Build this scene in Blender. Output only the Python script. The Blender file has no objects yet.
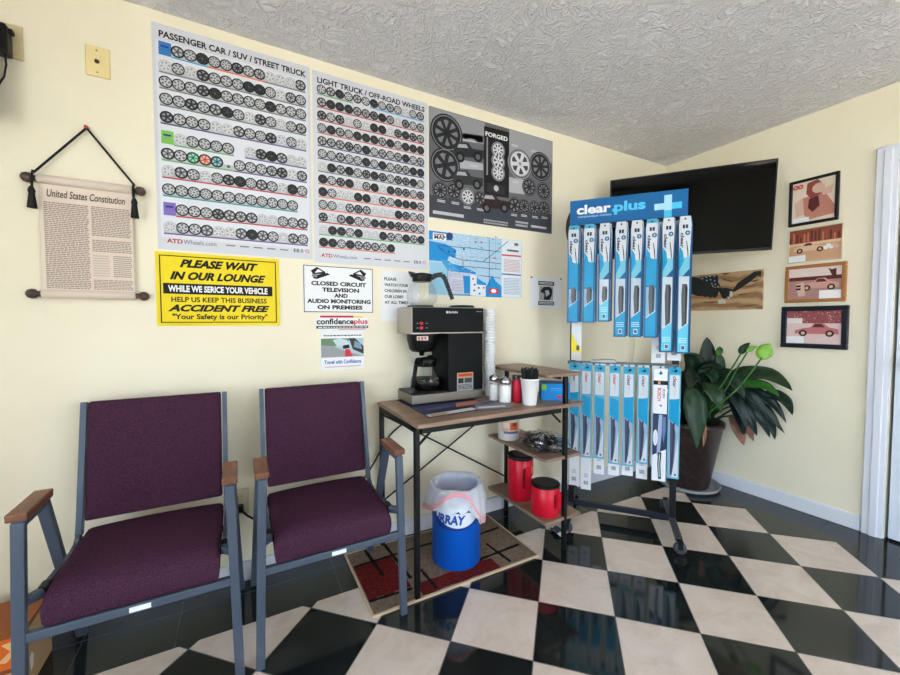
import bpy, math, random
from mathutils import Vector, Matrix
random.seed(7)
S = bpy.context.scene
COL = S.collection
R = math.radians
PI = math.pi

# ---------------------------------------------------------------- materials
def lin(c):
    return c / 12.92 if c <= .04045 else ((c + .055) / 1.055) ** 2.4
def rgb(r, g, b):
    return (lin(r / 255), lin(g / 255), lin(b / 255), 1)
_m = {}
def M(r, g, b, rough=.5, metal=0., spec=.3, coat=0.):
    k = (r, g, b, rough, metal, spec, coat)
    if k in _m: return _m[k]
    m = bpy.data.materials.new('paint_%d_%d_%d' % (r, g, b)); m.use_nodes = True
    n = m.node_tree.nodes['Principled BSDF']
    n.inputs['Base Color'].default_value = rgb(r, g, b)
    n.inputs['Roughness'].default_value = rough
    n.inputs['Metallic'].default_value = metal
    n.inputs['Specular IOR Level'].default_value = spec
    n.inputs['Coat Weight'].default_value = coat
    _m[k] = m
    return m
class NT:
    """small helper around a material's node tree"""
    def __init__(s, name):
        s.m = bpy.data.materials.new(name); s.m.use_nodes = True
        s.t = s.m.node_tree; s.b = s.t.nodes['Principled BSDF']
    def n(s, typ, **kw):
        x = s.t.nodes.new(typ)
        for k, v in kw.items():
            if k.startswith('_'): setattr(x, k[1:], v)
            else: x.inputs[k.replace('__', ' ')].default_value = v
        return x
    def l(s, a, b): s.t.links.new(a, b)
    def math(s, op, a, b=None):
        x = s.t.nodes.new('ShaderNodeMath'); x.operation = op
        for i, v in enumerate((a, b)):
            if v is None: continue
            if isinstance(v, (int, float)): x.inputs[i].default_value = v
            else: s.l(v, x.inputs[i])
        return x.outputs[0]
    def ramp(s, f, stops):
        x = s.t.nodes.new('ShaderNodeValToRGB'); e = x.color_ramp.elements
        while len(e) < len(stops): e.new(.5)
        for el, (p, c) in zip(e, stops): el.position = p; el.color = c
        s.l(f, x.inputs[0]); return x.outputs[0]
    def mix(s, f, a, b):
        x = s.t.nodes.new('ShaderNodeMix'); x.data_type = 'RGBA'
        for i, v in ((0, f), (6, a), (7, b)):
            if isinstance(v, (int, float, tuple)): x.inputs[i].default_value = v
            else: s.l(v, x.inputs[i])
        return x.outputs[2]
    def bump(s, h, strength, dist=.01):
        x = s.t.nodes.new('ShaderNodeBump'); x.inputs['Strength'].default_value = strength
        x.inputs['Distance'].default_value = dist
        s.l(h, x.inputs['Height']); s.l(x.outputs[0], s.b.inputs['Normal'])
    def coord(s, scale=(1, 1, 1)):
        tc = s.t.nodes.new('ShaderNodeTexCoord'); mp = s.t.nodes.new('ShaderNodeMapping')
        mp.inputs['Scale'].default_value = scale
        s.l(tc.outputs['Object'], mp.inputs[0]); return mp.outputs[0]
    def noise(s, vec, scale, detail=3, rough=.5, dist=0):
        x = s.n('ShaderNodeTexNoise', Scale=scale, Detail=detail, Roughness=rough, Distortion=dist)
        s.l(vec, x.inputs['Vector']); return x.outputs[0]
    def set(s, **kw):
        for k, v in kw.items(): s.b.inputs[k.replace('__', ' ')].default_value = v
        return s.m

def wall_material():
    t = NT('cream_wall_paint'); c = t.coord()
    col = t.ramp(t.noise(c, 1.6, 5, .6), [(.3, rgb(237, 227, 202)), (.7, rgb(243, 235, 213))])
    t.l(col, t.b.inputs['Base Color'])
    t.bump(t.noise(c, 60, 3), .12, .004)
    return t.set(Roughness=.55, Specular__IOR__Level=.35)
def ceiling_material():
    t = NT('stomped_ceiling_plaster'); c = t.coord()
    d = t.n('ShaderNodeTexNoise', Scale=9., Detail=2.); t.l(c, d.inputs['Vector'])
    v = t.n('ShaderNodeVectorMath', _operation='ADD')
    sc = t.n('ShaderNodeVectorMath', _operation='SCALE', Scale=.22)
    t.l(d.outputs['Color'], sc.inputs[0]); t.l(c, v.inputs[0]); t.l(sc.outputs[0], v.inputs[1])
    w = t.noise(v.outputs[0], 13, 4, .6, 2.2)
    h = t.ramp(w, [(.42, (0, 0, 0, 1)), (.62, (1, 1, 1, 1))])
    t.bump(h, .7, .014)
    t.l(t.ramp(h, [(0, rgb(228, 225, 229)), (1, rgb(240, 238, 241))]), t.b.inputs['Base Color'])
    return t.set(Roughness=.9, Specular__IOR__Level=.2)
def floor_material():
    t = NT('diagonal_checker_tiles')
    tc = t.n('ShaderNodeTexCoord'); P = tc.outputs['Object']
    O = (-1.97820, -.75638); s = .30096
    A = (.213613, -.212007); B = (-.212007, -.213613)
    sp = t.n('ShaderNodeSeparateXYZ'); t.l(P, sp.inputs[0]); X, Y = sp.outputs[0], sp.outputs[1]
    def axis(v):
        e = t.math('ADD', t.math('MULTIPLY', t.math('SUBTRACT', X, O[0]), v[0] / s / s),
                   t.math('MULTIPLY', t.math('SUBTRACT', Y, O[1]), v[1] / s / s))
        return e
    a, b = axis(A), axis(B)
    fa, fb = t.math('FLOOR', a), t.math('FLOOR', b)
    par = t.math('ABSOLUTE', t.math('MODULO', t.math('ADD', fa, fb), 2.))
    inside = t.math('MULTIPLY', t.math('LESS_THAN', Y, -.306), t.math('LESS_THAN', X, -.272))
    white = t.math('MULTIPLY', par, inside)
    def line(e, w):                                   # 1 on a grout line around integers
        f = t.math('ABSOLUTE', t.math('SUBTRACT', t.math('FRACT', t.math('ADD', e, .5)), .5))
        return t.math('LESS_THAN', f, w)
    g1 = t.math('MULTIPLY', t.math('MAXIMUM', line(a, .007), line(b, .007)), inside)
    bx = t.math('DIVIDE', t.math('ADD', X, 2.695), .304); by = t.math('DIVIDE', t.math('ADD', Y, .775), .302)
    nx = t.math('MULTIPLY', line(bx, .007), t.math('GREATER_THAN', Y, -.306))
    ny = t.math('MULTIPLY', line(by, .007), t.math('GREATER_THAN', X, -.272))
    lx = t.math('LESS_THAN', t.math('ABSOLUTE', t.math('ADD', X, .186)), .002)
    ly = t.math('LESS_THAN', t.math('ABSOLUTE', t.math('ADD', Y, .105)), .002)
    g2 = t.math('MULTIPLY', t.math('SUBTRACT', 1., inside),
                t.math('MAXIMUM', t.math('MAXIMUM', nx, ny), t.math('MAXIMUM', lx, ly)))
    grout = t.math('MAXIMUM', g1, g2)
    comb = t.n('ShaderNodeCombineXYZ'); t.l(fa, comb.inputs[0]); t.l(fb, comb.inputs[1])
    wn = t.n('ShaderNodeTexWhiteNoise'); t.l(comb.outputs[0], wn.inputs[0])
    vo = t.n('ShaderNodeVectorMath', _operation='ADD')
    sv = t.n('ShaderNodeVectorMath', _operation='SCALE', Scale=9.); t.l(wn.outputs[1], sv.inputs[0])
    t.l(P, vo.inputs[0]); t.l(sv.outputs[0], vo.inputs[1])
    n1 = t.noise(vo.outputs[0], 7, 6, .65, .8)
    n2 = t.noise(vo.outputs[0], 30, 4, .6)
    wc = t.ramp(n1, [(.3, rgb(200, 182, 170)), (.5, rgb(212, 197, 186)), (.72, rgb(220, 208, 199))])
    wc = t.mix(t.math('MULTIPLY', t.ramp(n2, [(.58, (0, 0, 0, 1)), (.75, (1, 1, 1, 1))]), .35), wc, rgb(188, 160, 140))
    bc = t.ramp(n1, [(.35, rgb(19, 23, 24)), (.6, rgb(30, 35, 35)), (.8, rgb(44, 50, 48))])
    col = t.mix(white, bc, wc)
    col = t.mix(grout, col, rgb(74, 71, 69))
    t.l(col, t.b.inputs['Base Color'])
    ro = t.math('ADD', t.math('MULTIPLY', white, .13), .07)
    ro = t.math('ADD', ro, t.math('MULTIPLY', grout, .4)); t.l(ro, t.b.inputs['Roughness'])
    t.bump(t.math('ADD', t.math('MULTIPLY', grout, -1.), t.math('MULTIPLY', n1, .15)), .12, .003)
    return t.set(Specular__IOR__Level=.5)
def wood_material(name, c1, c2, scale=(3, 40, 40), rough=.45):
    t = NT(name); c = t.coord(scale)
    n = t.noise(c, 1.0, 5, .6, 1.2)
    t.l(t.ramp(n, [(.3, rgb(*c1)), (.7, rgb(*c2))]), t.b.inputs['Base Color'])
    t.bump(n, .1, .003)
    return t.set(Roughness=rough)
def fabric_material(name, c1, c2, scale=420):
    t = NT(name); c = t.coord()
    n = t.noise(c, scale, 2, .7); n2 = t.noise(c, 12, 2)
    col = t.ramp(n, [(.36, rgb(*c1)), (.66, rgb(*c2))])
    t.l(col, t.b.inputs['Base Color'])
    t.bump(n, .4, .002)
    return t.set(Roughness=.95, Specular__IOR__Level=.1)
def carpet_material(name, c1, c2):
    t = NT(name); c = t.coord()
    n = t.noise(c, 90, 4, .8)
    t.l(t.ramp(n, [(.35, rgb(*c1)), (.65, rgb(*c2))]), t.b.inputs['Base Color'])
    t.bump(n, .9, .01)
    return t.set(Roughness=1., Specular__IOR__Level=.05)
def leaf_material(name, c1, c2, rough=.35):
    t = NT(name); c = t.coord()
    n = t.noise(c, 14, 3)
    t.l(t.ramp(n, [(.3, rgb(*c1)), (.7, rgb(*c2))]), t.b.inputs['Base Color'])
    return t.set(Roughness=rough, Specular__IOR__Level=.3)
def glass_material(name, tint=(1, 1, 1, 1), gloss=.12):
    m = bpy.data.materials.new(name); m.use_nodes = True; t = m.node_tree; t.nodes.clear()
    o = t.nodes.new('ShaderNodeOutputMaterial'); mx = t.nodes.new('ShaderNodeMixShader')
    tr = t.nodes.new('ShaderNodeBsdfTransparent'); tr.inputs[0].default_value = tint
    gl = t.nodes.new('ShaderNodeBsdfGlossy'); gl.inputs['Roughness'].default_value = .03
    lw = t.nodes.new('ShaderNodeLayerWeight'); lw.inputs[0].default_value = .25
    ma = t.nodes.new('ShaderNodeMath'); ma.operation = 'MULTIPLY_ADD'; ma.inputs[1].default_value = .5; ma.inputs[2].default_value = gloss * .5
    t.links.new(lw.outputs['Facing'], ma.inputs[0]); t.links.new(ma.outputs[0], mx.inputs[0])
    t.links.new(tr.outputs[0], mx.inputs[1]); t.links.new(gl.outputs[0], mx.inputs[2])
    t.links.new(mx.outputs[0], o.inputs[0]); return m
def film_material(name, col, clear=.35):
    m = bpy.data.materials.new(name); m.use_nodes = True; t = m.node_tree
    b = t.nodes['Principled BSDF']; b.inputs['Base Color'].default_value = col; b.inputs['Roughness'].default_value = .3
    o = t.nodes['Material Output']
    tl = t.nodes.new('ShaderNodeBsdfTranslucent'); tl.inputs[0].default_value = col
    tr = t.nodes.new('ShaderNodeBsdfTransparent')
    m1 = t.nodes.new('ShaderNodeMixShader'); m1.inputs[0].default_value = .35
    m2 = t.nodes.new('ShaderNodeMixShader'); m2.inputs[0].default_value = clear
    t.links.new(b.outputs[0], m1.inputs[1]); t.links.new(tl.outputs[0], m1.inputs[2])
    t.links.new(m1.outputs[0], m2.inputs[1]); t.links.new(tr.outputs[0], m2.inputs[2])
    t.links.new(m2.outputs[0], o.inputs[0]); return m

WALL = wall_material(); CEIL = ceiling_material(); FLOOR = floor_material()
TRIM = M(226, 228, 238, .35); BLACKM = M(14, 14, 15, .4)
STEELBLUE = M(80, 90, 106, .38, .2); DARKFRAME = M(58, 60, 62, .45, .2)
PLUM = fabric_material('plum_weave', (46, 24, 39), (86, 52, 74))
OAK = wood_material('oak_armrest', (84, 50, 34), (134, 86, 60), (30, 4, 30))
DESKWOOD = wood_material('walnut_laminate', (118, 92, 76), (158, 130, 110), (3, 30, 30))
STEEL = M(176, 170, 162, .32, .85); WHITE = M(238, 238, 240, .5); PAPER = M(236, 236, 238, .7)
INK = M(24, 24, 26, .6); INKGREY = M(120, 118, 116, .7); RED = M(206, 22, 40, .3)
BLACKPLASTIC = M(12, 12, 13, .35); GLASS = glass_material('clear_glass')
CGLASS = glass_material('carafe_glass', (.95, .96, .97, 1), .07)
CHROME = M(205, 207, 210, .15, 1.)

# ---------------------------------------------------------------- mesh builder
class MB:
    def __init__(s): s.v = []; s.f = []; s.m = []; s.sm = []
    def add(s, vs, fs, m, smooth=False):
        o = len(s.v); s.v += [tuple(v) for v in vs]
        for f in fs: s.f.append([o + i for i in f]); s.m.append(m); s.sm.append(smooth)
    def box(s, x0, x1, y0, y1, z0, z1, m):
        s.add([(x, y, z) for x in (x0, x1) for y in (y0, y1) for z in (z0, z1)],
              [(0, 1, 3, 2), (4, 6, 7, 5), (0, 4, 5, 1), (2, 3, 7, 6), (0, 2, 6, 4), (1, 5, 7, 3)], m)
        return s
    def bar(s, p, q, w, h, m, up=(0, 0, 1)):
        p, q = Vector(p), Vector(q); d = (q - p).normalized(); u = Vector(up)
        if abs(d.dot(u)) > .98: u = Vector((0, 1, 0))
        a = d.cross(u).normalized(); b = a.cross(d)
        vs = [c + a * (i * w / 2) + b * (j * h / 2) for c in (p, q) for i in (-1, 1) for j in (-1, 1)]
        s.add(vs, [(0, 2, 3, 1), (4, 5, 7, 6), (0, 1, 5, 4), (2, 6, 7, 3), (0, 4, 6, 2), (1, 3, 7, 5)], m)
        return s
    def tube(s, pts, r, m, seg=10, caps=True):
        P = [Vector(p) for p in pts]; n = len(P); rs = r if isinstance(r, (list, tuple)) else [r] * n
        T = [(P[min(i + 1, n - 1)] - P[max(i - 1, 0)]).normalized() for i in range(n)]
        u = Vector((0, 0, 1)) if abs(T[0].z) < .9 else Vector((1, 0, 0))
        vs = []; N = (u - T[0] * u.dot(T[0])).normalized()
        for i in range(n):
            N = (N - T[i] * N.dot(T[i])).normalized(); B = T[i].cross(N)
            for k in range(seg):
                a = 2 * PI * k / seg; vs.append(P[i] + (N * math.cos(a) + B * math.sin(a)) * rs[i])
        fs = [(i * seg + k, i * seg + (k + 1) % seg, (i + 1) * seg + (k + 1) % seg, (i + 1) * seg + k) for i in range(n - 1) for k in range(seg)]
        s.add(vs, fs, m, True)
        if caps:
            s.add(vs[:seg], [tuple(range(seg))[::-1]], m); s.add(vs[-seg:], [tuple(range(seg))], m)
        return s
    def lathe(s, prof, m, seg=28, c=(0, 0, 0), fn=None, close=True, axis='z', smooth=True):
        vs = []; n = len(prof)
        for i, (r, z) in enumerate(prof):
            for k in range(seg):
                a = 2 * PI * k / seg
                rr, zz = (r, z) if fn is None else fn(r, z, a, i)
                q = (rr * math.cos(a), rr * math.sin(a), zz)
                if axis == 'x': q = (q[2], q[0], q[1])
                if axis == 'y': q = (q[0], q[2], q[1])
                vs.append((q[0] + c[0], q[1] + c[1], q[2] + c[2]))
        fs = [(i * seg + k, i * seg + (k + 1) % seg, (i + 1) * seg + (k + 1) % seg, (i + 1) * seg + k) for i in range(n - 1) for k in range(seg)]
        s.add(vs, fs, m, smooth)
        if close:
            if prof[0][0] > 1e-5: s.add(vs[:seg], [tuple(range(seg))[::-1]], m)
            if prof[-1][0] > 1e-5: s.add(vs[-seg:], [tuple(range(seg))], m)
        return s
    def prism(s, poly, y0, y1, m):                       # polygon in x,z extruded along y
        n = len(poly)
        vs = [(x, y0, z) for x, z in poly] + [(x, y1, z) for x, z in poly]
        fs = [tuple(range(n)), tuple(range(2 * n - 1, n - 1, -1))] + [(i, n + i, n + (i + 1) % n, (i + 1) % n) for i in range(n)]
        s.add(vs, fs, m); return s
    def flat(s, poly, y, m):                             # printed polygon on a plane y = const
        s.add([(x, y, z) for x, z in poly], [tuple(range(len(poly)))], m); return s
    def rect(s, x0, x1, z0, z1, y, m): return s.flat([(x0, z0), (x1, z0), (x1, z1), (x0, z1)], y, m)
    def disc(s, cx, cz, r, y, m, n=16, rz=None):
        rz = rz or r
        return s.flat([(cx + r * math.cos(2 * PI * k / n), cz + rz * math.sin(2 * PI * k / n)) for k in range(n)], y, m)
    def text(s, body, x0, x1, z0, z1, y, m, bold=0., shear=0., down=False, fn=None):
        vs, fs = glyphs(body, bold, shear)
        out = []
        for u, w in vs:
            if down: p = (x0 + w * (x1 - x0), y, z1 - u * (z1 - z0))
            else: p = (x0 + u * (x1 - x0), y, z0 + w * (z1 - z0))
            out.append(fn(*p) if fn else p)
        s.add(out, fs, m); return s
    def build(s, name, parent=None, bevel=0, seg=2, sub=0, label=None):
        me = bpy.data.meshes.new(name); me.from_pydata(s.v, [], s.f)
        ms = []
        for m in s.m:
            if m not in ms: ms.append(m)
        for m in ms: me.materials.append(m)
        me.polygons.foreach_set('material_index', [ms.index(m) for m in s.m])
        me.polygons.foreach_set('use_smooth', s.sm); me.update()
        o = bpy.data.objects.new(name, me); COL.objects.link(o)
        if parent: o.parent = parent
        if bevel:
            b = o.modifiers.new('bevel', 'BEVEL'); b.width = bevel; b.segments = seg; b.limit_method = 'ANGLE'; b.angle_limit = R(35)
            b.harden_normals = False
        if sub:
            b = o.modifiers.new('sub', 'SUBSURF'); b.levels = sub; b.render_levels = sub
        if label: o['label'] = label
        return o
_g = {}
def glyphs(body, bold=0., shear=0.):
    k = (body, bold, shear)
    if k in _g: return _g[k]
    cu = bpy.data.curves.new('type', 'FONT'); cu.body = body; cu.offset = bold; cu.shear = shear
    cu.resolution_u = 3; cu.align_x = 'CENTER'
    ob = bpy.data.objects.new('type', cu); me = bpy.data.meshes.new_from_object(ob)
    vs = [(v.co.x, v.co.y) for v in me.vertices]; fs = [tuple(p.vertices) for p in me.polygons]
    bpy.data.objects.remove(ob); bpy.data.meshes.remove(me); bpy.data.curves.remove(cu)
    xa, xb = min(v[0] for v in vs), max(v[0] for v in vs); ya, yb = min(v[1] for v in vs), max(v[1] for v in vs)
    vs = [((x - xa) / (xb - xa), (y - ya) / (yb - ya)) for x, y in vs]
    _g[k] = (vs, fs); return _g[k]
def tag(o, label, cat, group=None, kind=None):
    if label: o['label'] = label
    if cat: o['category'] = cat
    if group: o['group'] = group
    if kind: o['kind'] = kind
    return o
def thing(name, label, cat, loc=(0, 0, 0), rot=0, group=None):
    o = bpy.data.objects.new(name, None); COL.objects.link(o); o.empty_display_size = .05
    o.location = loc; o.rotation_euler = (0, 0, rot); return tag(o, label, cat, group)
def single(name, mb, label, cat, loc=(0, 0, 0), rot=0, group=None, bevel=0, kind=None, **kw):
    o = mb.build(name, None, bevel, **kw); o.location = loc; o.rotation_euler = (0, 0, rot)
    return tag(o, label, cat, group, kind)
def dup(root, loc, rot=None, label=None, name=None):
    r = root.copy(); COL.objects.link(r); r.location = loc
    if rot is not None: r.rotation_euler = (0, 0, rot)
    if label: r['label'] = label
    for ch in list(root.children):
        c = ch.copy(); COL.objects.link(c); c.parent = r
        for g in list(ch.children):
            d = g.copy(); COL.objects.link(d); d.parent = c
    return r
def struct(name, mb, parent=None, **kw):
    o = mb.build(name, parent, **kw)
    if not parent: o['kind'] = 'structure'
    return o
def scribble(mb, x0, x1, z0, z1, lines, m, y, fill=.62, gap=.06):
    """rows of short ink dashes: print too small to read"""
    h = (z1 - z0) / lines
    for i in range(lines):
        z = z1 - (i + .5) * h; x = x0
        while x < x1 - .004:
            w = random.uniform(.02, .09) * (x1 - x0) + .003
            e = min(x + w, x1)
            mb.rect(x, e, z - h * fill / 2, z + h * fill / 2, y, m); x = e + gap * (x1 - x0) * .25
    return mb

# ---------------------------------------------------------------- the room
H = 2.44; XL, YF = -4.6, -4.6; T = .12
struct('floor', MB().box(XL, T, YF, 0, -.1, 0, FLOOR))
struct('ceiling', MB().box(XL - T, T, YF - T, T, H, H + .1, CEIL))
struct('wall_back', MB().box(XL - T, T, 0, T, -.1, H, WALL))
DY0, DY1, DZ = -2.20, -1.286, 2.035                 # door opening in the right wall
w = MB(); w.box(0, T, DY1, 0, -.1, H, WALL); w.box(0, T, YF, DY0, -.1, H, WALL); w.box(0, T, DY0, DY1, DZ, H, WALL)
struct('wall_right', w)
# left wall and front wall, both with storefront glazing out of the picture
def glazed_wall(name, along, c0, c1, a0, a1, z0, z1, win, panes):
    w = MB()
    def b(a, bb, za, zb):
        if along == 'y': w.box(XL - T, XL, a, bb, za, zb, WALL)
        else: w.box(a, bb, YF - T, YF, za, zb, WALL)
    b(c0, a0, -.1, H); b(a1, c1, -.1, H); b(a0, a1, -.1, z0); b(a0, a1, z1, H)
    struct(name, w)
    f = MB(); g = MB(); d = .05
    def fb(a, bb, za, zb, mm, mb, t=.05):
        if along == 'y': mb.box(XL - T / 2 - t / 2, XL - T / 2 + t / 2, a, bb, za, zb, mm)
        else: mb.box(a, bb, YF - T / 2 - t / 2, YF - T / 2 + t / 2, za, zb, mm)
    ALU = M(170, 172, 176, .35, .8)
    fb(a0, a1, z0, z0 + d, ALU, f); fb(a0, a1, z1 - d, z1, ALU, f)
    for i in range(panes + 1):
        x = a0 + (a1 - a0 - d) * i / panes; fb(x, x + d, z0 + d, z1 - d, ALU, f)
    o = struct(win, f)
    fb(a0 + d, a1 - d, z0 + d, z1 - d, GLASS, g, .006)
    struct('pane', g, o)
glazed_wall('wall_left', 'y', YF, 0, -4.4, -1.3, .3, 2.28, 'window_1', 3)
glazed_wall('wall_front', 'x', XL, T, -2.3, -.4, .12, 2.25, 'window_2', 2)

# baseboards
def board(x0, x1, y0, y1, name):
    b = MB(); b.box(x0, x1, y0, y1, 0, .088, TRIM); struct(name, b, bevel=.005)
board(XL, 0, -.016, 0, 'baseboard_back')
b = MB(); b.box(-.016, 0, -1.195, -.016, 0, .088, TRIM); struct('baseboard_right', b, bevel=.005)
# door with casing, right wall
d = MB(); CW = .084
for y0, y1 in ((-1.2 - CW, -1.2), (DY0 - .005, DY0 - .005 + CW)):
    d.box(-.022, 0, y0, y1, 0, DZ + .0815, TRIM)
    d.box(-.030, -.022, y0 + .02, y1 - .03, 0, DZ + .06, TRIM)
d.box(-.0218, 0, DY0 - .005, -1.2, DZ - .008, DZ + .0815, TRIM)
struct('trim_1', d, bevel=.006)
d = MB(); d.box(0, T, DY0, DY0 + .012, 0, DZ, TRIM); d.box(0, T, DY0, DY1, DZ - .012, DZ, TRIM)
struct('trim_2', d)
d = MB(); d.box(.09, T, DY0, DY1, 0, DZ, M(20, 20, 22, .8)); struct('dark_gap_backing', d)  # dark sheet added behind the door: stops outside light, blackens the gap
d = MB(); d.box(-.004, .04, DY0 + .014, DY1 - .014, .012, DZ - .016, M(222, 228, 242, .35))
door = struct('door_1', d, bevel=.003)
d = MB()
for za, zb in ((.25, .85), (1.0, 1.85)):
    for ya, yb in ((-2.08, -1.79), (-1.69, -1.41)):
        d.box(-.009, -.004, ya, yb, za, zb, M(222, 228, 242, .35))
d.build('panel_moulding', door, bevel=.004)
d = MB(); d.lathe([(.03, 0.), (.03, -.008), (.012, -.012), (.012, -.035), (.028, -.045), (.031, -.06), (.02, -.072), (0, -.074)], M(72, 52, 38, .3, .8), 20, (-.004, -1.36, .96), axis='x')
d.build('door_knob', door)

# ---------------------------------------------------------------- wall hangings
SH = .003                                            # sheet thickness
def flatthing(name, label, cat, cx, z, wall='back', group=None, off=0.):
    """an Empty at the lower middle of something hung on a wall; local front is -y"""
    if wall == 'back': return thing(name, label, cat, (cx, -off, z), 0, group)
    return thing(name, label, cat, (-off, cx, z), -PI / 2, group)

DARKW = M(34, 34, 36, .5); LIGHTW = M(196, 196, 200, .4); MIDW = M(104, 104, 108, .5)
def wheel(mb, cx, cz, r, y, kind=0, n=14):
    tire, face, gap = ((DARKW, LIGHTW, MIDW), (DARKW, M(60, 60, 64, .5), DARKW), (LIGHTW, M(214, 214, 218, .5), M(160, 160, 165, .5)), (DARKW, MIDW, LIGHTW),
                       (DARKW, M(40, 160, 110, .5), LIGHTW), (DARKW, M(226, 104, 50, .5), LIGHTW), (DARKW, M(30, 130, 140, .5), LIGHTW), (DARKW, M(52, 52, 55, .5), M(150, 150, 155, .5)), (M(22, 22, 24, .4), M(36, 36, 39, .4), M(128, 128, 134, .4)), (M(150, 150, 156, .4), M(216, 216, 222, .4), M(70, 70, 76, .4)))[kind]
    mb.disc(cx, cz, r, y, tire, n); mb.disc(cx, cz, r * .78, y - .0004, face, n)
    if n > 20: mb.disc(cx, cz, r * .92, y - .0002, gap, n); mb.disc(cx, cz, r * .86, y - .0003, tire, n)
    sp = random.choice((5, 6, 5, 8)) if n < 20 else random.choice((6, 8, 10)); ph = random.random()
    for k in range(sp):
        a = 2 * PI * (k + ph) / sp; h = PI / sp * .62
        mb.flat([(cx + r * .24 * math.cos(a), cz + r * .24 * math.sin(a)), (cx + r * .66 * math.cos(a - h), cz + r * .66 * math.sin(a - h)),
                 (cx + r * .70 * math.cos(a), cz + r * .70 * math.sin(a)), (cx + r * .66 * math.cos(a + h), cz + r * .66 * math.sin(a + h))], y - .0008, gap)
    mb.disc(cx, cz, r * .13, y - .0012, tire if kind != 1 else MIDW, 8)

PSTOCK = M(212, 213, 221, .45)
def wheel_poster(W, Ht, title, rows, name, label, x, z, footer, shade):
    t = flatthing(name, label, 'poster', x, z)
    s = MB(); s.box(-W / 2, W / 2, -SH, 0, 0, Ht, PSTOCK); s.build('sheet', t)
    p = MB(); y = -SH - .0006
    # paler printed panel behind the rows
    p.rect(-W / 2 + .012, W / 2 - .012, .05, Ht * .93, -SH - .0003, shade)
    p.text(title, -W * .46, W * .47, Ht * .942, Ht * .972, y, INK, .03)
    p.build('lettering', t)
    p = MB()
    for (fz, cells, r, strips) in rows:
        cz = Ht * (1 - fz); nn = 13; pitch = W * .93 / nn
        for c0, c1, col in strips:
            p.rect(-W * .465 + c0 * pitch, -W * .465 + c1 * pitch, cz - r * 1.25, cz - r * 1.02, y, col)
            p.rect(-W * .465 + c0 * pitch, -W * .465 + c1 * pitch, cz - r * 1.02, cz - r * .2, y + .0002, M(186, 188, 196, .5))
        for i, ch in enumerate(cells):
            cx = -W * .465 + (i + .5) * pitch
            if ch == ' ': continue
            if ch in 'BGP':
                p.rect(cx - pitch * .48, cx + pitch * .5, cz - r * 1.1, cz + r * 1.1, y, {'B': M(52, 120, 190, .5), 'G': M(130, 196, 90, .5), 'P': M(130, 110, 190, .5)}[ch])
                p.rect(cx - pitch * .3, cx + pitch * .3, cz + r * .2, cz + r * .5, y - .0004, M(30, 60, 140, .5)); continue
            if ch == '.':
                p.disc(cx, cz - r * .5, r * .3, y, MIDW, 8); continue
            kind = {'g': 4, 'o': 5, 't': 6}.get(ch)
            if kind is None: kind = int(ch)
            wheel(p, cx, cz, r, y - .0004, kind)
    p.build('wheel_pictures', t)
    p = MB(); p.text('ATD', -W * .45, -W * .36, .028, .046, y, M(190, 40, 40, .5), .03)
    p.text('Wheels.com', -W * .355, -W * .16, .028, .046, y, M(70, 90, 130, .5))
    for i in range(5): p.rect(-W * .1 + i * W * .09, -W * .04 + i * W * .09, .034, .039, y, INKGREY)
    p.text('E8.0', W * .36, W * .43, .03, .046, y, INK, .01); p.disc(W * .46, .038, .009, y, M(206, 60, 60, .5)); p.disc(W * .46, .038, .006, y - .0003, PSTOCK)
    p.build('footer_print', t)
    return t
def cells(s=None, n=13, mix='0000331127'):
    return ''.join(random.choice(mix) for _ in range(n)) if s is None else s
BL, OR, RD, GR, NV, PU = M(80, 170, 220, .5), M(226, 110, 70, .5), M(190, 60, 60, .5), M(110, 170, 100, .5), M(60, 60, 110, .5), M(110, 80, 140, .5)
GY = M(120, 120, 126, .5)
c = lambda s: ''.join(ch if ch != '*' else random.choice('000033127') for ch in s)
rows1 = [(.105, c('B********2223'), .0242, [(1, 4, BL), (4, 9, OR), (9, 13, GY)]), (.18, c('2*2******0230'), .0242, [(0, 13, GY)]), (.25, c('***********00'), .0242, [(0, 13, GY)]),
         (.325, c('*******2**20*'), .0242, [(0, 13, GY)]), (.405, c('****22**0*2*2'), .0242, [(0, 4, NV), (4, 13, PU)]), (.495, c('G2**00 *******').replace('  ', ' ')[:13], .0242, [(1, 6, GR), (7, 13, PU)]),
         (.568, c('**got.*******'), .0242, [(0, 6, GR), (6, 13, PU)]), (.645, c('***2*********'), .0242, [(0, 13, RD)]), (.727, c('0000000000000'[:12] + ' '), .0242, [(0, 12, M(60, 150, 150, .5))]),
         (.815, c('P0*0*********'), .0242, [(1, 13, RD)]), (.897, c('****2********'), .0242, [(0, 13, PU)])]
wheel_poster(.605, .905, 'PASSENGER CAR / SUV / STREET TRUCK', rows1, 'wheel_poster', 'large pale poster of passenger car wheels, above the yellow sign', -3.053, 1.486, '', M(222, 224, 232, .45))
rows2 = []
for i in range(13):
    s_ = c('*' * 13) if i < 12 else c('*********    ')
    s_ = ''.join('1' if (ch == '0' and random.random() < .45) else ch for ch in s_)
    col = [(0, 4, GR), (6, 13, BL)] if i == 0 else [(0, 13 if i < 12 else 9, (OR, RD, RD, M(200, 90, 90, .5), NV, NV, GY, OR, OR, OR, RD, GR, OR)[i])]
    rows2.append((.088 + i * .0668, s_, .0222, col))
wheel_poster(.606, .909, 'LIGHT TRUCK / OFF-ROAD WHEELS', rows2, 'wheel_poster', 'large pale poster of truck wheels, between passenger car poster and dark poster', -2.438, 1.475, '', M(214, 215, 221, .45))

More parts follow.
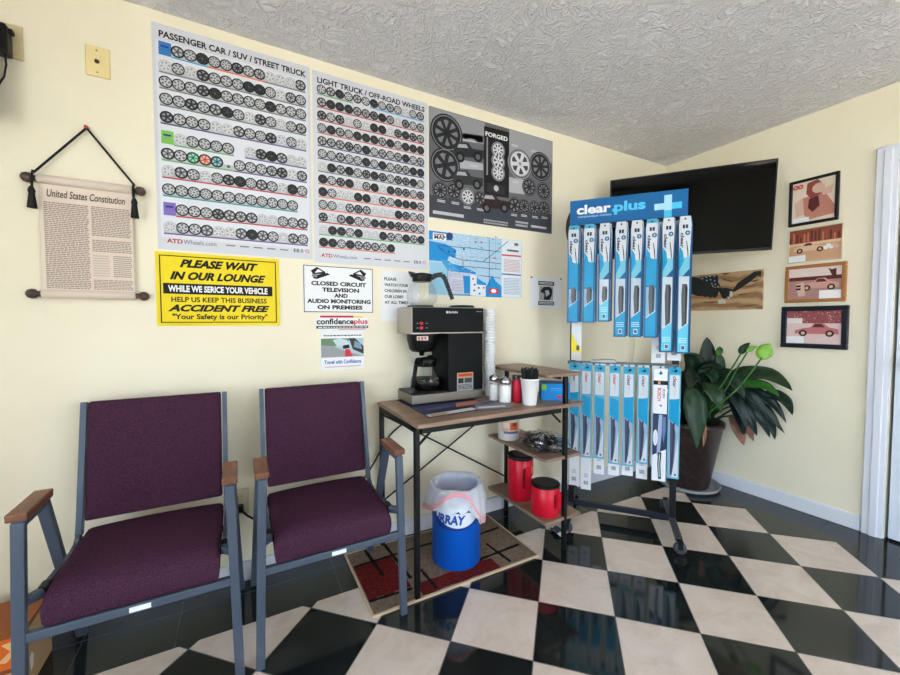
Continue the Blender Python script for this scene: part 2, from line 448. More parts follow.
# dark poster of forged wheels: coordinates below are read off a sketch grid and turned into sheet coordinates
def dark_poster():
    W, Ht = .903, .605
    t = flatthing('wheel_poster', 'dark grey landscape poster of large black and chrome wheels with trucks', 'poster', -1.6745, 1.769)
    MB().box(-W / 2, W / 2, -SH, 0, 0, Ht, M(104, 104, 110, .35)).build('sheet', t)
    def uv(X, Y):
        u = (X - 39) / 556; top = 66 + .302 * (X - 40); bot = 572 + .137 * (X - 38)
        u = u * 2.2 / ((1 - u) * 2.63 + u * 2.2)       # the right half is farther off
        return -W / 2 + u * W, Ht * (1 - (Y - top) / (bot - top))
    y = -SH - .0005; p = MB()
    pg = lambda pts, m, yy=y: p.flat([uv(*q) for q in pts], yy, m)
    pg([(40, 68), (290, 145), (290, 240), (40, 180)], M(150, 150, 156, .4)); pg([(400, 177), (594, 235), (594, 330), (400, 300)], M(158, 158, 164, .4))
    pg([(40, 470), (592, 560), (592, 646), (40, 570)], M(62, 66, 76, .4))
    pg([(190, 190), (282, 205), (282, 240), (190, 225)], M(190, 190, 194, .4)); pg([(178, 310), (282, 330), (282, 360), (178, 350)], M(180, 180, 184, .4))
    pg([(400, 390), (470, 405), (470, 470), (400, 460)], M(180, 180, 184, .4))
    p.build('background_print', t)
    p = MB()
    def wh(X, Y, r, k):
        cx, cz = uv(X, Y); wheel(p, cx, cz, r / 4.5 * .00725 * .98, y - .001, k, 24)
    for a in ((118, 190, 66, 8), (112, 335, 60, 8), (88, 450, 33, 8), (150, 455, 31, 8), (213, 480, 31, 9), (268, 488, 28, 8), (448, 332, 60, 9), (540, 345, 58, 8), (490, 437, 36, 8), (555, 455, 36, 8),
              (425, 520, 33, 8), (468, 524, 30, 8), (515, 530, 30, 8), (557, 532, 30, 8)): wh(*a)
    p.build('wheel_pictures', t)
    p = MB(); q = lambda pts, m, yy: p.flat([uv(*a) for a in pts], yy, m)
    q([(286, 160), (399, 190), (399, 486), (286, 470)], M(20, 20, 22, .35), y - .0002)
    x0, z0 = uv(292, 205); x1, z1 = uv(392, 180)
    p.text('FORGED', x0, x1, z0 + .002, z0 + .028, y - .0008, WHITE, .03)
    x0, z0 = uv(297, 380); x1, z1 = uv(301, 210); p.rect(x0, x1 + .004, z0, z1, y - .0008, M(150, 150, 155, .4))
    for Y in (270, 320, 372):
        cx, cz = uv(350, Y); wheel(p, cx, cz, .05, y - .0008 - Y * 1e-6, 9, 24)
    x0, z0 = uv(300, 450); p.rect(x0, x0 + .13, z0 - .01, z0 + .045, y - .0035, M(46, 46, 50, .4)); p.disc(x0 + .065, z0 + .02, .018, y - .0038, M(190, 190, 194, .4))
    p.build('centre_panel', t)
    p = MB(); q = lambda pts, m, yy=y - .0016: p.flat([uv(*a) for a in pts], yy, m)
    for dx, dy, cc in ((0, 0, M(44, 44, 47, .4)), (-4, 125, M(52, 52, 55, .4)), (120, 232, M(50, 30, 30, .4))):
        q([(150 + dx, 262 + dy), (172 + dx, 232 + dy), (215 + dx, 235 + dy), (232 + dx, 262 + dy), (285 + dx, 272 + dy), (285 + dx, 308 + dy), (150 + dx, 295 + dy)], cc)
        q([(172 + dx, 240 + dy), (205 + dx, 243 + dy), (215 + dx, 260 + dy), (165 + dx, 256 + dy)], M(170, 174, 180, .4), y - .0019)
        for X in (178, 258):
            cx, cz = uv(X + dx, 300 + dy); p.disc(cx, cz, .03, y - .0022, INK); p.disc(cx, cz, .016, y - .0025, MIDW)
    p.build('truck_pictures', t)
    p = MB()
    x0, z0 = uv(55, 548); p.rect(x0, x0 + .2, z0 - .01, z0 + .008, y - .0006, M(190, 190, 195, .5))
    x0, z0 = uv(285, 578); scribble(p, x0, x0 + .18, z0 - .03, z0, 2, M(170, 170, 175, .5), y - .0006)
    x0, z0 = uv(430, 600); scribble(p, x0, x0 + .1, z0 - .02, z0 + .02, 2, M(180, 180, 185, .5), y - .0006)
    x0, z0 = uv(500, 612); p.rect(x0, x0 + .13, z0 - .008, z0 + .006, y - .0006, M(200, 200, 205, .5))
    for X, Y in ((75, 490), (140, 500), (195, 520), (255, 530), (410, 555), (455, 558), (505, 565), (548, 568), (215, 212), (225, 330), (410, 240), (500, 268), (415, 405)):
        x0, z0 = uv(X, Y); scribble(p, x0, x0 + .05, z0 - .016, z0, 2, M(205, 205, 208, .5), y - .0008)
    p.build('captions', t)
dark_poster()

# street map
def street_map():
    W, Ht = .652, .358
    t = flatthing('street_map', 'blue and white printed street map above the coffee maker', 'map', -1.802, 1.338)
    MB().box(-W / 2, W / 2, -SH, 0, 0, Ht, M(176, 208, 230, .45)).build('sheet', t)
    def uv(X, Y):
        u = (X - 53) / 555; u = u * 2.2 / ((1 - u) * 2.5 + u * 2.2); top = 58 + .12 * (X - 52); bot = 440 + .058 * (X - 55)
        return -W / 2 + u * W, Ht * (1 - (Y - top) / (bot - top))
    y = -SH - .0005; p = MB(); SEA = M(20, 140, 210, .45); PALE = M(226, 232, 240, .45); NAVY = M(36, 66, 130, .45)
    pg = lambda pts, m, yy=y: p.flat([uv(*q) for q in pts], yy, m)
    pg([(53, 120), (150, 140), (215, 175), (210, 225), (170, 215), (160, 245), (100, 240), (53, 235)], SEA)
    pg([(160, 250), (235, 270), (330, 310), (345, 350), (395, 380), (395, 460), (330, 455), (165, 446)], SEA)
    pg([(395, 400), (430, 330), (455, 370), (490, 400), (490, 468), (395, 462)], SEA)
    pg([(53, 60), (195, 78), (190, 120), (53, 112)], SEA)
    pg([(75, 72), (155, 82), (155, 122), (75, 114)], WHITE, y - .0004)
    pg([(165, 300), (300, 318), (300, 445), (165, 440)], M(196, 202, 222, .45), y - .0004)
    pg([(180, 340), (270, 350), (280, 420), (200, 425)], M(214, 216, 230, .45), y - .0007)
    pg([(255, 330), (298, 335), (298, 440), (262, 438)], SEA, y - .0008)
    pg([(300, 320), (338, 326), (338, 455), (300, 450)], PALE, y - .0004); pg([(338, 385), (392, 392), (392, 458), (338, 455)], PALE, y - .0005)
    pg([(62, 245), (160, 255), (160, 440), (62, 434)], M(150, 200, 226, .45), y - .0003)
    pg([(488, 112), (606, 126), (602, 470), (488, 462)], PALE, y - .0004)
    pg([(488, 203), (604, 213), (604, 222), (488, 212)], M(214, 60, 60, .45), y - .0008); pg([(488, 320), (604, 330), (604, 337), (488, 327)], NAVY, y - .0008)
    pg([(412, 408), (468, 412), (468, 446), (412, 442)], M(210, 50, 50, .45), y - .0008)
    x0, z0 = uv(440, 427); p.disc(x0, z0, .02, y - .0011, PALE, 14, .012)
    x0, z0 = uv(84, 113); x1, z1 = uv(150, 113); p.text('MAP', x0, x1, z0 + .003, z0 + .026, y - .0013, INK, .03)
    x0, z0 = uv(80, 78); p.rect(x0, x0 + .065, z0 - .006, z0, y - .0009, M(205, 60, 80, .45))
    x0, z0 = uv(175, 95); p.disc(x0, z0, .022, y - .0009, NAVY)
    x0, z0 = uv(575, 145); p.disc(x0, z0, .018, y - .0009, INKGREY, 14, .01); x0, z0 = uv(520, 178); scribble(p, x0, x0 + .09, z0 - .01, z0 + .008, 1, INK, y - .0009)
    pg([(165, 300), (235, 305), (170, 240), (120, 232)], M(70, 160, 215, .45), y - .0006)
    for k in range(170):
        X, Y = random.uniform(165, 480), random.uniform(85, 330); x0, z0 = uv(X, Y)
        p.rect(x0, x0 + random.uniform(.004, .02), z0, z0 + random.uniform(.001, .004), y - .0006, random.choice((PALE, PALE, M(120, 160, 196, .45), M(90, 130, 176, .45), M(200, 150, 160, .45))))
    p.build('map_print', t)
    p = MB()
    def road(pts, m=NAVY, wd=.0035):
        for a, b_ in zip(pts, pts[1:]):
            (xa, za), (xb, zb) = uv(*a), uv(*b_); d_ = math.hypot(xb - xa, zb - za); nx, nz = -(zb - za) / d_ * wd / 2, (xb - xa) / d_ * wd / 2
            p.flat([(xa + nx, za + nz), (xb + nx, zb + nz), (xb - nx, zb - nz), (xa - nx, za - nz)], y - .0009, m)
    road([(110, 150), (290, 165), (480, 190)]); road([(110, 165), (160, 200), (240, 235), (380, 250), (486, 262)]); road([(375, 250), (525, 125)]); road([(412, 105), (414, 395)])
    road([(255, 235), (255, 290)]); road([(225, 272), (480, 295)]); road([(350, 330), (480, 350)]); road([(100, 150), (140, 180)])
    for X in (300, 340, 450): road([(X, 90), (X, 300)], M(140, 175, 205, .45), .002)
    for Y in (120, 210, 320): road([(215, Y), (485, Y + 20)], M(140, 175, 205, .45), .002)
    p.build('roads', t)
    p = MB()
    x0, z0 = uv(500, 230); x1, z1 = uv(598, 318); scribble(p, x0, x1, z1, z0, 9, M(200, 130, 130, .5), y - .0008, .4)
    x0, z0 = uv(500, 345); x1, z1 = uv(598, 455); scribble(p, x0, x1, z1, z0, 11, M(140, 160, 190, .5), y - .0008, .4)
    x0, z0 = uv(190, 350); x1, z1 = uv(255, 425); scribble(p, x0, x1, z1, z0, 8, M(150, 140, 180, .5), y - .001, .4)
    for X, Y in ((325, 128), (360, 130), (165, 185), (200, 185), (255, 170), (440, 225), (310, 350), (320, 385), (318, 420), (345, 405), (375, 405), (350, 440)):
        x0, z0 = uv(X, Y); p.rect(x0, x0 + .012, z0 - .006, z0 + .004, y - .0012, random.choice((INK, M(200, 80, 80, .5), NAVY)))
    p.build('map_captions', t)
street_map()

# small black and white flyer
t = flatthing('flyer', 'small white flyer with black picture right of the map', 'flyer', -1.268, 1.27)
MB().box(-.135, .135, -SH, 0, 0, .21, PAPER).build('sheet', t)
p = MB(); y = -SH - .0005
p.rect(-.068, .07, .155, .182, y, INK); p.rect(-.068, .07, .024, .05, y, INK); p.rect(-.06, .062, .056, .15, y, M(170, 170, 174, .6))
p.flat([(-.045, .125), (-.02, .145), (.03, .148), (.055, .13), (.05, .09), (.03, .06), (-.02, .06), (-.015, .1), (-.05, .11)], y - .0004, INK)
p.flat([(-.01, .12), (.02, .125), (.03, .1), (.0, .08)], y - .0008, M(190, 190, 194, .6))
scribble(p, -.06, .062, .16, .178, 2, WHITE, y - .0006, .5); scribble(p, -.06, .062, .028, .046, 2, WHITE, y - .0006, .5)
p.build('print', t)
p = MB()
for x in (-.128, .128): p.lathe([(.005, 0), (.005, -.006), (0, -.008)], M(110, 50, 40, .4), 10, (x, -SH, .203), axis='y')
p.build('push_pins', t)

# yellow notice
t = flatthing('notice_sign', 'bright yellow sign with black lettering below the passenger car poster', 'sign', -3.134, 1.17)
W, Ht = .465, .306; YEL = M(240, 214, 22, .4)
MB().box(-W / 2, W / 2, -.006, 0, 0, Ht, YEL).build('board', t, bevel=.001)
p = MB(); y = -.0066
def frame(p, x0, x1, z0, z1, wd, y, m):
    p.rect(x0, x1, z0, z0 + wd, y, m); p.rect(x0, x1, z1 - wd, z1, y, m); p.rect(x0, x0 + wd, z0 + wd, z1 - wd, y, m); p.rect(x1 - wd, x1, z0 + wd, z1 - wd, y, m)
frame(p, -W / 2 + .013, W / 2 - .013, .013, Ht - .013, .004, y, INK)
p.rect(-W / 2 + .024, W / 2 - .03, .134, .178, y, INK)
p.build('border', t)
p = MB()
p.text('PLEASE WAIT', -.15, .145, .245, .28, y, INK, .05, .35); p.text('IN OUR LOUNGE', -.185, .175, .193, .228, y, INK, .05, .35)
p.text('WHILE WE SERICE YOUR VEHICLE', -.192, .182, .142, .17, y - .0005, WHITE, .04)
p.text('HELP US KEEP THIS BUSINESS', -.182, .178, .1, .122, y, INK, .025); p.text('ACCIDENT FREE', -.195, .19, .06, .09, y, INK, .05, .35)
p.text('"Your Safety is our Priority"', -.18, .18, .021, .051, y, INK, .03)
p.build('lettering', t)

# closed circuit sign
t = flatthing('notice_sign', 'white closed circuit television sign with black border and two cameras', 'sign', -2.6245, 1.2305)
W, Ht = .346, .2315
MB().box(-W / 2, W / 2, -.006, 0, 0, Ht, WHITE).build('board', t, bevel=.002)
p = MB(); y = -.0066; frame(p, -W / 2 + .003, W / 2 - .003, .003, Ht - .003, .0032, y, INK); p.build('border', t)
p = MB()
p.text('CLOSED CIRCUIT', -.135, .135, .133, .154, y, INK, .045); p.text('TELEVISION', -.085, .098, .103, .124, y, INK, .045); p.text('AND', -.027, .04, .076, .096, y, INK, .045)
p.text('AUDIO MONITORING', -.155, .158, .047, .068, y, INK, .045); p.text('ON PREMISES', -.108, .115, .017, .038, y, INK, .045); p.build('lettering', t)
p = MB()
for sx in (-1, 1):
    X = lambda v: -sx * -1 * (.1 - v) if False else sx * (.098 - v)
    p.flat([(X(-.01), .222), (X(.03), .2), (X(.03), .192), (X(-.028), .185), (X(-.038), .203)], y, INK)
    p.flat([(X(-.005), .212), (X(.018), .2), (X(-.02), .193)], y - .0004, WHITE)
    p.flat([(X(.04), .196), (X(.052), .188), (X(-.012), .163), (X(-.03), .168), (X(-.02), .182)], y - .0003, INK)
    p.flat([(X(-.03), .19), (X(-.008), .184), (X(-.01), .17), (X(-.036), .176)], y - .0006, M(130, 130, 134, .5))
p.build('camera_symbols', t)

# watch your children sheet
t = flatthing('flyer', 'white paper notice about watching children, partly behind the coffee maker', 'flyer', -2.3, 1.187)
MB().box(-.108, .108, -SH, 0, 0, .271, PAPER).build('sheet', t)
p = MB(); y = -SH - .0005
for k, (s_, w_) in enumerate((('PLEASE', .067), ('WATCH YOUR', .135), ('CHILDREN IN', .125), ('OUR LOBBY', .11), ('AT ALL TIMES', .135))):
    p.text(s_, -.09, -.09 + w_, .218 - k * .031, .234 - k * .031, y, M(44, 44, 46, .6), .03)
p.build('lettering', t)

# brochure with its header strip
t = flatthing('brochure', 'small travel brochure with red and blue print below the white sign', 'brochure', -2.611, .945)
MB().box(-.108, .108, -SH, 0, 0, .198, WHITE).build('leaflet', t)
p = MB(); y = -SH - .0005
p.rect(-.106, .106, .064, .158, y, M(176, 196, 206, .4)); p.flat([(-.106, .13), (-.05, .12), (.02, .09), (.106, .064), (-.106, .064)], y - .0003, M(150, 152, 156, .4))
p.flat([(-.106, .158), (-.106, .125), (-.03, .118), (.02, .14), (.05, .158)], y - .0004, M(96, 130, 96, .4)); p.flat([(-.03, .118), (.03, .126), (.02, .15), (-.02, .158), (-.05, .15)], y - .0005, M(196, 212, 220, .4))
p.flat([(.03, .158), (.06, .158), (.106, .115), (.106, .075), (.05, .1)], y - .0006, M(40, 44, 52, .4)); p.flat([(.06, .145), (.09, .13), (.098, .1), (.055, .112)], y - .0008, M(120, 150, 170, .4))
p.flat([(0, .122), (.03, .126), (.034, .108), (.0, .104)], y - .0009, INK); p.flat([(.012, .104), (.034, .1), (.05, .064), (.01, .064)], y - .0009, M(210, 40, 50, .4))
p.build('cover_picture', t)
p = MB(); p.text('Travel with Confidence', -.092, .092, .03, .05, y, M(24, 96, 190, .5), .03); p.rect(-.09, .09, .014, .017, y, M(200, 120, 130, .5)); scribble(p, -.095, .095, .168, .176, 1, INK, y)
p.build('lettering', t)
p = MB(); p.box(-.128, .13, -SH - .003, -SH - .001, .2, .262, WHITE); p.box(-.108, .055, -.003, 0, .262, .272, M(206, 36, 90, .5)); p.box(.055, .1, -.003, 0, .258, .27, M(240, 200, 90, .5)); hd = p.build('header_strip', t)
p = MB(); y = -SH - .0036
p.text('confidence', -.126, .055, .228, .258, y, INK, .03); p.text('plus', .056, .128, .222, .256, y, M(216, 40, 70, .5), .03); p.rect(-.128, .13, .208, .221, y, M(40, 40, 44, .5))
scribble(p, -.12, .125, .211, .218, 1, WHITE, y - .0005, .6); p.rect(-.02, .12, .2015, .205, y, M(220, 90, 120, .5)); p.build('header_lettering', hd)

# constitution scroll
SCW = .965
t = flatthing('hanging_scroll', 'cream paper scroll of a constitution on dark wooden rods with tassels', 'scroll', -3.566, 1.29)
CREAM = M(226, 209, 195, .6); DW = wood_material('dark_rod', (60, 40, 34), (92, 66, 56), (30, 30, 30), .4)
MB().box(-.133, .133, -.02, -.017, 0, .405, CREAM).build('sheet', t)
for z_, nm in ((.416, 'rod'), (0.0, 'rod')):
    rod = MB().lathe([(.01, -.137), (.016, -.135), (.016, .135), (.01, .137)], M(226, 210, 196, .55), 20, (0, -.02, z_), axis='x').build('rolled_paper', t)
    for sx in (-1, 1): p = MB(); p.lathe([(.009, sx * .135), (.012, sx * .141), (.008, sx * .145), (.016, sx * .152), (.0185, sx * .162), (.015, sx * .173), (.006, sx * .179), (0, sx * .18)], DW, 16, (0, -.02, z_), axis='x'); p.build('rod_knob', t)
p = MB(); pts = [(-.144, -.02, .436), (.004, -.012, .63), (.144, -.02, .436)]
p.tube(pts[:2], .004, INK, 8); p.tube(pts[1:], .004, INK, 8); p.build('cord', t)
for sx in (-1, 1):
    p = MB()
    p.tube([(sx * .143, -.03, .44), (sx * .143, -.04, .42), (sx * .144, -.04, .37)], .004, INK, 8); p.lathe([(.006, .385), (.011, .37), (.009, .36), (.014, .31), (0, .308)], INK, 12, (sx * .145, -.04, -.005))
    p.build('tassel', t)
MB().lathe([(.006, 0), (.006, -.022), (0, -.024)], M(176, 60, 44, .4), 10, (.004, .0, .632), axis='y').build('nail', t)
p = MB(); y = -.0206
p.text('United States Constitution', -.112, .112, .355, .383, y, M(70, 56, 50, .6), .015, .2); p.build('heading', t)
p = MB(); IK = M(150, 132, 122, .7)
scribble(p, -.122, .002, .02, .338, 46, IK, y, .55); scribble(p, .01, .128, .225, .338, 17, IK, y, .55); scribble(p, .01, .128, .165, .212, 7, IK, y, .55); scribble(p, .01, .06, .07, .155, 9, M(190, 174, 164, .7), y, .4); scribble(p, .07, .128, .07, .155, 11, IK, y, .45); scribble(p, .01, .128, .02, .06, 7, IK, y, .5)
p.build('body_print', t)

# wall plates
PLATE = M(236, 216, 158, .4)
t = flatthing('cable_plate', 'cream cable wall plate left of the passenger car poster', 'wall plate', -3.5235, 2.122)
MB().box(-.0365, .0365, -.007, 0, 0, .113, PLATE).build('plate', t, bevel=.003)
MB().lathe([(.0075, -.007), (.0075, -.01), (.0045, -.011), (.0045, -.017), (0, -.017)], M(90, 84, 70, .3, .8), 12, (-.002, 0, .056), axis='y').build('socket', t)
p = MB()
for z_ in (.016, .097): p.lathe([(.003, -.007), (.003, -.0085), (0, -.009)], M(150, 136, 100, .4, .5), 8, (-.002, 0, z_), axis='y')
p.build('screws', t)
def outlet(label, x, z, col):
    t = flatthing('outlet_plate', label, 'outlet', x, z)
    MB().box(-.037, .037, -.007, 0, 0, .118, col).build('plate', t, bevel=.003)
    for z_ in (.033, .085):
        p = MB(); p.lathe([(.017, -.007), (.017, -.009), (0, -.009)], col, 20, (0, 0, z_), axis='y')
        for sx in (-1, 1): p.box(sx * .006 - .001, sx * .006 + .001, -.0095, -.0088, z_ - .003, z_ + .006, INK)
        p.build('socket', t)
    return t
outlet('cream outlet plate near the upper left corner with black adapter', -3.764, 2.119, M(206, 190, 150, .4))
outlet('cream outlet plate low on the wall between the two chairs', -3.0845, .31, M(206, 196, 168, .4))
# adapter and its lead
t = thing('power_adapter', 'black power adapter plugged into the upper left outlet', 'adapter', (-3.772, -.0105, 2.165))
p = MB(); p.box(-.03, .022, -.05, 0, -.055, .045, BLACKPLASTIC); p.build('housing', t, bevel=.008)
p = MB(); p.box(.0, .032, -.035, -.012, .02, .036, BLACKPLASTIC); p.build('strain_relief', t, bevel=.003)
p = MB(); p.tube([(.012, -.035, -.05), (.014, -.035, -.09), (.006, -.03, -.13), (-.02, -.025, -.18), (-.055, -.025, -.24)], .003, BLACKPLASTIC, 8); p.build('lead', t)
p = MB(); p.box(-.55, 0, -.075, -.003, -.16, .16, BLACKPLASTIC)
t = thing('wall_monitor', 'black wall mounted monitor cut off by the left edge', 'monitor', (-3.777, 0, 2.04))
p = MB(); p.box(-.5, 0, -.095, -.06, -.16, .15, BLACKPLASTIC); p.build('case', t, bevel=.004)
p = MB(); p.box(-.49, -.012, -.0965, -.0955, -.145, .137, M(8, 8, 10, .1)); p.build('screen', t)
p = MB(); p.box(-.32, -.18, -.06, 0, -.06, .06, BLACKPLASTIC); p.build('bracket', t)
# screw in the wall
single('wall_screw', MB().lathe([(.005, 0), (.005, -.008), (.008, -.01), (.006, -.014), (0, -.014)], M(150, 130, 100, .4, .6), 10, axis='y'), 'small screw sticking out of wall left of the left chair', 'screw', (-3.588, 0, .525))
# round plaque behind the rack
t = flatthing('wall_plaque', 'round wooden wall plaque with dark rim, mostly hidden behind the wiper rack', 'plaque', -.905, 1.82)
MB().lathe([(.0, -.012), (.16, -.012), (.16, 0)], wood_material('plaque_wood', (128, 92, 52), (168, 128, 78), (4, 40, 40)), 40, axis='y').build('face', t)
MB().lathe([(.158, 0), (.162, -.02), (.178, -.024), (.19, -.014), (.19, 0)], M(58, 38, 28, .4), 40, axis='y').build('rim', t)

# framed photographs on the right wall
def photo(label, y0, y1, z0, z1, fcol, fw, depth, draw, mat_border=0.):
    W, Ht = abs(y1 - y0), z1 - z0
    t = flatthing('photo_frame', label, 'picture', (y0 + y1) / 2, z0, 'right', 'framed photographs beside the door')
    p = MB(); a, b_ = -W / 2, W / 2
    p.box(a, b_, -depth, 0, 0, fw, fcol); p.box(a, b_, -depth, 0, Ht - fw, Ht, fcol); p.box(a, a + fw, -depth, 0, fw, Ht - fw, fcol); p.box(b_ - fw, b_, -depth, 0, fw, Ht - fw, fcol)
    p.build('frame', t, bevel=min(.004, fw * .3))
    p = MB(); dd = -depth * .55; p.box(a + fw, b_ - fw, dd, -.001, fw, Ht - fw, M(226, 218, 210, .35)); draw(p, a + fw, b_ - fw, fw, Ht - fw, dd - .0005); p.build('print', t)
SEP = M(150, 74, 66, .35); SEPD = M(96, 46, 44, .35); SEPL = M(214, 178, 160, .35); PNK = M(206, 140, 140, .35); CAP = M(238, 236, 236, .5)
def car(p, x, z, s, y, body, fl=1):
    X = lambda u: x + fl * u * s
    p.flat([(X(-.5), z), (X(-.5), z + .1 * s), (X(-.3), z + .17 * s), (X(-.12), z + .2 * s), (X(-.04), z + .32 * s), (X(.16), z + .33 * s), (X(.3), z + .2 * s), (X(.5), z + .15 * s), (X(.52), z)], y, body)
    p.flat([(X(-.08), z + .2 * s), (X(-.02), z + .3 * s), (X(.13), z + .3 * s), (X(.22), z + .2 * s)], y - .0003, SEPD)
    for u in (-.3, .32):
        p.disc(X(u), z + .02 * s, .1 * s, y - .0005, M(60, 34, 36, .4), 14); p.disc(X(u), z + .02 * s, .05 * s, y - .0008, SEPL, 10)
def pic1(p, a, b_, z0, z1, y):
    w_, h_ = b_ - a, z1 - z0; q = lambda u, v: (a + u * w_, z0 + v * h_)
    p.rect(a, b_, z0, z1, y, M(224, 206, 190, .35))
    p.flat([q(.35, .95), q(.6, 1), q(.72, .85), q(.66, .62), q(.45, .55), q(.33, .7)], y - .0003, SEP); p.flat([q(.25, .6), q(.75, .68), q(.9, .45), q(1, .3), q(1, .1), q(.4, .05), q(.2, .3)], y - .0002, M(190, 128, 112, .35))
    p.flat([q(.4, .55), q(.62, .6), q(.66, .35), q(.5, .22), q(.38, .34)], y - .0004, SEPD); p.flat([q(.7, .72), q(.95, .8), q(.92, .6), q(.72, .58)], y - .0005, SEPL); p.disc(*q(.62, .78), .03, y - .0006, SEPL, 12)
    p.flat([q(.05, .5), q(.25, .62), q(.3, .2), q(.1, .15)], y - .0004, SEPL)
    for u in (.07, .19):
        cx, cz = q(u, .9); p.disc(cx, cz, .014, y - .0005, M(206, 60, 60, .4), 14); p.disc(cx, cz, .007, y - .0008, SEPL, 10)
    p.rect(a + .02 * w_, a + .42 * w_, z0 + .02 * h_, z0 + .12 * h_, y - .0009, CAP)
def pic2(p, a, b_, z0, z1, y):
    w_, h_ = b_ - a, z1 - z0; q = lambda u, v: (a + u * w_, z0 + v * h_)
    p.rect(a, b_, z0, z1, y, M(206, 160, 126, .35)); p.rect(a, b_, z0 + .58 * h_, z1, y - .0002, M(140, 74, 56, .35))
    for k in range(14):
        u = k / 14; p.rect(a + u * w_, a + (u + .035) * w_, z0 + .6 * h_, z0 + random.uniform(.75, .98) * h_, y - .0003, random.choice((SEPD, SEP, M(190, 120, 90, .35))))
    p.rect(a, b_, z0 + .5 * h_, z0 + .58 * h_, y - .0004, M(226, 190, 150, .35))
    car(p, a + .42 * w_, z0 + .32 * h_, .155, y - .0006, M(222, 190, 160, .35), -1); p.rect(a, a + .34 * w_, z0, z0 + .2 * h_, y - .001, CAP)
    for k in range(5): p.disc(*q(.72 + .05 * k, .36 + .05 * (k % 2)), .012, y - .0014, random.choice((SEPL, SEPD, WHITE)), 8)
def pic3(p, a, b_, z0, z1, y):
    w_, h_ = b_ - a, z1 - z0; q = lambda u, v: (a + u * w_, z0 + v * h_)
    p.rect(a, b_, z0, z1, y, M(176, 134, 128, .35)); p.rect(a, b_, z0 + .7 * h_, z1, y - .0002, M(226, 206, 200, .35)); p.rect(a, b_, z0 + .6 * h_, z0 + .72 * h_, y - .0003, SEPD)
    p.flat([q(.75, .95), q(.82, .9), q(.9, .93), q(.9, .62), q(.86, .6)], y - .0003, SEPD)
    car(p, a + .58 * w_, z0 + .34 * h_, .18, y - .0006, M(206, 156, 146, .35)); p.flat([q(.14, .5), q(.3, .56), q(.34, .12), q(.2, .08)], y - .0012, SEPL)
    for k in range(6): p.rect(a + (.15 + .03 * (k % 3)) * w_, a + (.18 + .03 * (k % 3)) * w_, z0 + (.3 + .1 * (k // 3)) * h_, z0 + (.36 + .1 * (k // 3)) * h_, y - .0016, INK)
    p.rect(a + .6 * w_, b_, z0 + .0 * h_, z0 + .26 * h_, y - .0018, CAP)
def pic4(p, a, b_, z0, z1, y):
    w_, h_ = b_ - a, z1 - z0; q = lambda u, v: (a + u * w_, z0 + v * h_)
    p.rect(a, b_, z0, z1, y, M(226, 200, 196, .35)); p.rect(a, b_, z0 + .62 * h_, z1, y - .0002, M(150, 82, 86, .35))
    for k in range(60): p.disc(*q(random.random(), random.uniform(.66, .98)), .0035, y - .0004, random.choice((SEPL, PNK, SEPD)), 6)
    p.rect(a, a + .3 * w_, z0 + .62 * h_, z0 + .78 * h_, y - .0006, M(236, 226, 220, .35))
    car(p, a + .55 * w_, z0 + .3 * h_, .2, y - .0008, M(196, 118, 122, .35)); p.rect(a, a + .34 * w_, z0, z0 + .22 * h_, y - .002, CAP)
photo('black framed photo, topmost of the four by the door', -.82, -1.053, 1.774, 2.052, M(30, 26, 22, .35), .017, .02, pic1)
photo('photo in thin pale edge, second from top by the door', -.822, -1.075, 1.548, 1.752, M(206, 192, 170, .5), .005, .012, pic2)
photo('wooden framed racing photo, third from top by the door', -.8135, -1.099, 1.301, 1.529, M(168, 112, 62, .4), .02, .02, pic3)
photo('wide navy framed racing photo, lowest of the four by the door', -.803, -1.115, 1.021, 1.277, M(28, 30, 42, .35), .028, .025, pic4)

# eagle picture burnt on wood
t = flatthing('wood_picture', 'unframed wooden panel with a dark eagle, below the television', 'picture', -.445, 1.266, 'right')
tn = NT('wavy_grain'); cc = tn.coord((1, 1, 1)); wv = tn.n('ShaderNodeTexWave', Scale=5., Distortion=5., Detail=2.); wv.bands_direction = 'Z'; tn.l(cc, wv.inputs['Vector']); wv.inputs['Detail Scale'].default_value = 1.2
tn.l(tn.ramp(wv.outputs[0], [(.2, rgb(190, 156, 116)), (.85, rgb(150, 112, 78))]), tn.b.inputs['Base Color']); GRAIN = tn.set(Roughness=.5)
MB().box(-.25, .25, -.014, 0, 0, .266, GRAIN).build('panel', t, bevel=.002)
p = MB(); y = -.0146; EG = M(34, 38, 36, .5)
def eg(pts, m, dy=0.):
    out = []
    for X, Y in pts:
        x_ = -.204 + (X - 15) / 819 * .454; top = 190 - (X - 15) * .122; out.append((x_, .266 * (1 - (Y - top) / (560 - top))))
    p.flat(out, y - dy, m)
eg([(-60, 230), (15, 200), (90, 205), (180, 250), (290, 310), (370, 312), (440, 310), (510, 330), (530, 350), (490, 385), (470, 412), (400, 440), (380, 400), (350, 350), (335, 400), (300, 425), (280, 412), (240, 425), (220, 408), (170, 415), (150, 402), (90, 405), (15, 385), (-60, 390)], EG)
eg([(500, 340), (530, 310), (560, 258), (740, 122), (815, 112), (808, 190), (780, 165), (690, 250), (560, 340), (520, 358)], EG)
p.build('eagle_wings', t)
p = MB(); LT = M(206, 200, 184, .5); NV_ = M(22, 40, 56, .5)
eg([(95, 200), (330, 170), (340, 250), (375, 305), (270, 302), (180, 250)], NV_, .0004)
for X, Y in ((140, 212), (190, 200), (235, 188), (290, 185), (195, 235), (245, 225), (295, 235), (260, 265), (305, 275), (340, 297), (275, 292)): eg([(X - 12, Y - 3), (X, Y - 8), (X + 13, Y), (X, Y + 7)], LT, .0008)
p.build('starred_flag', t)
p = MB()
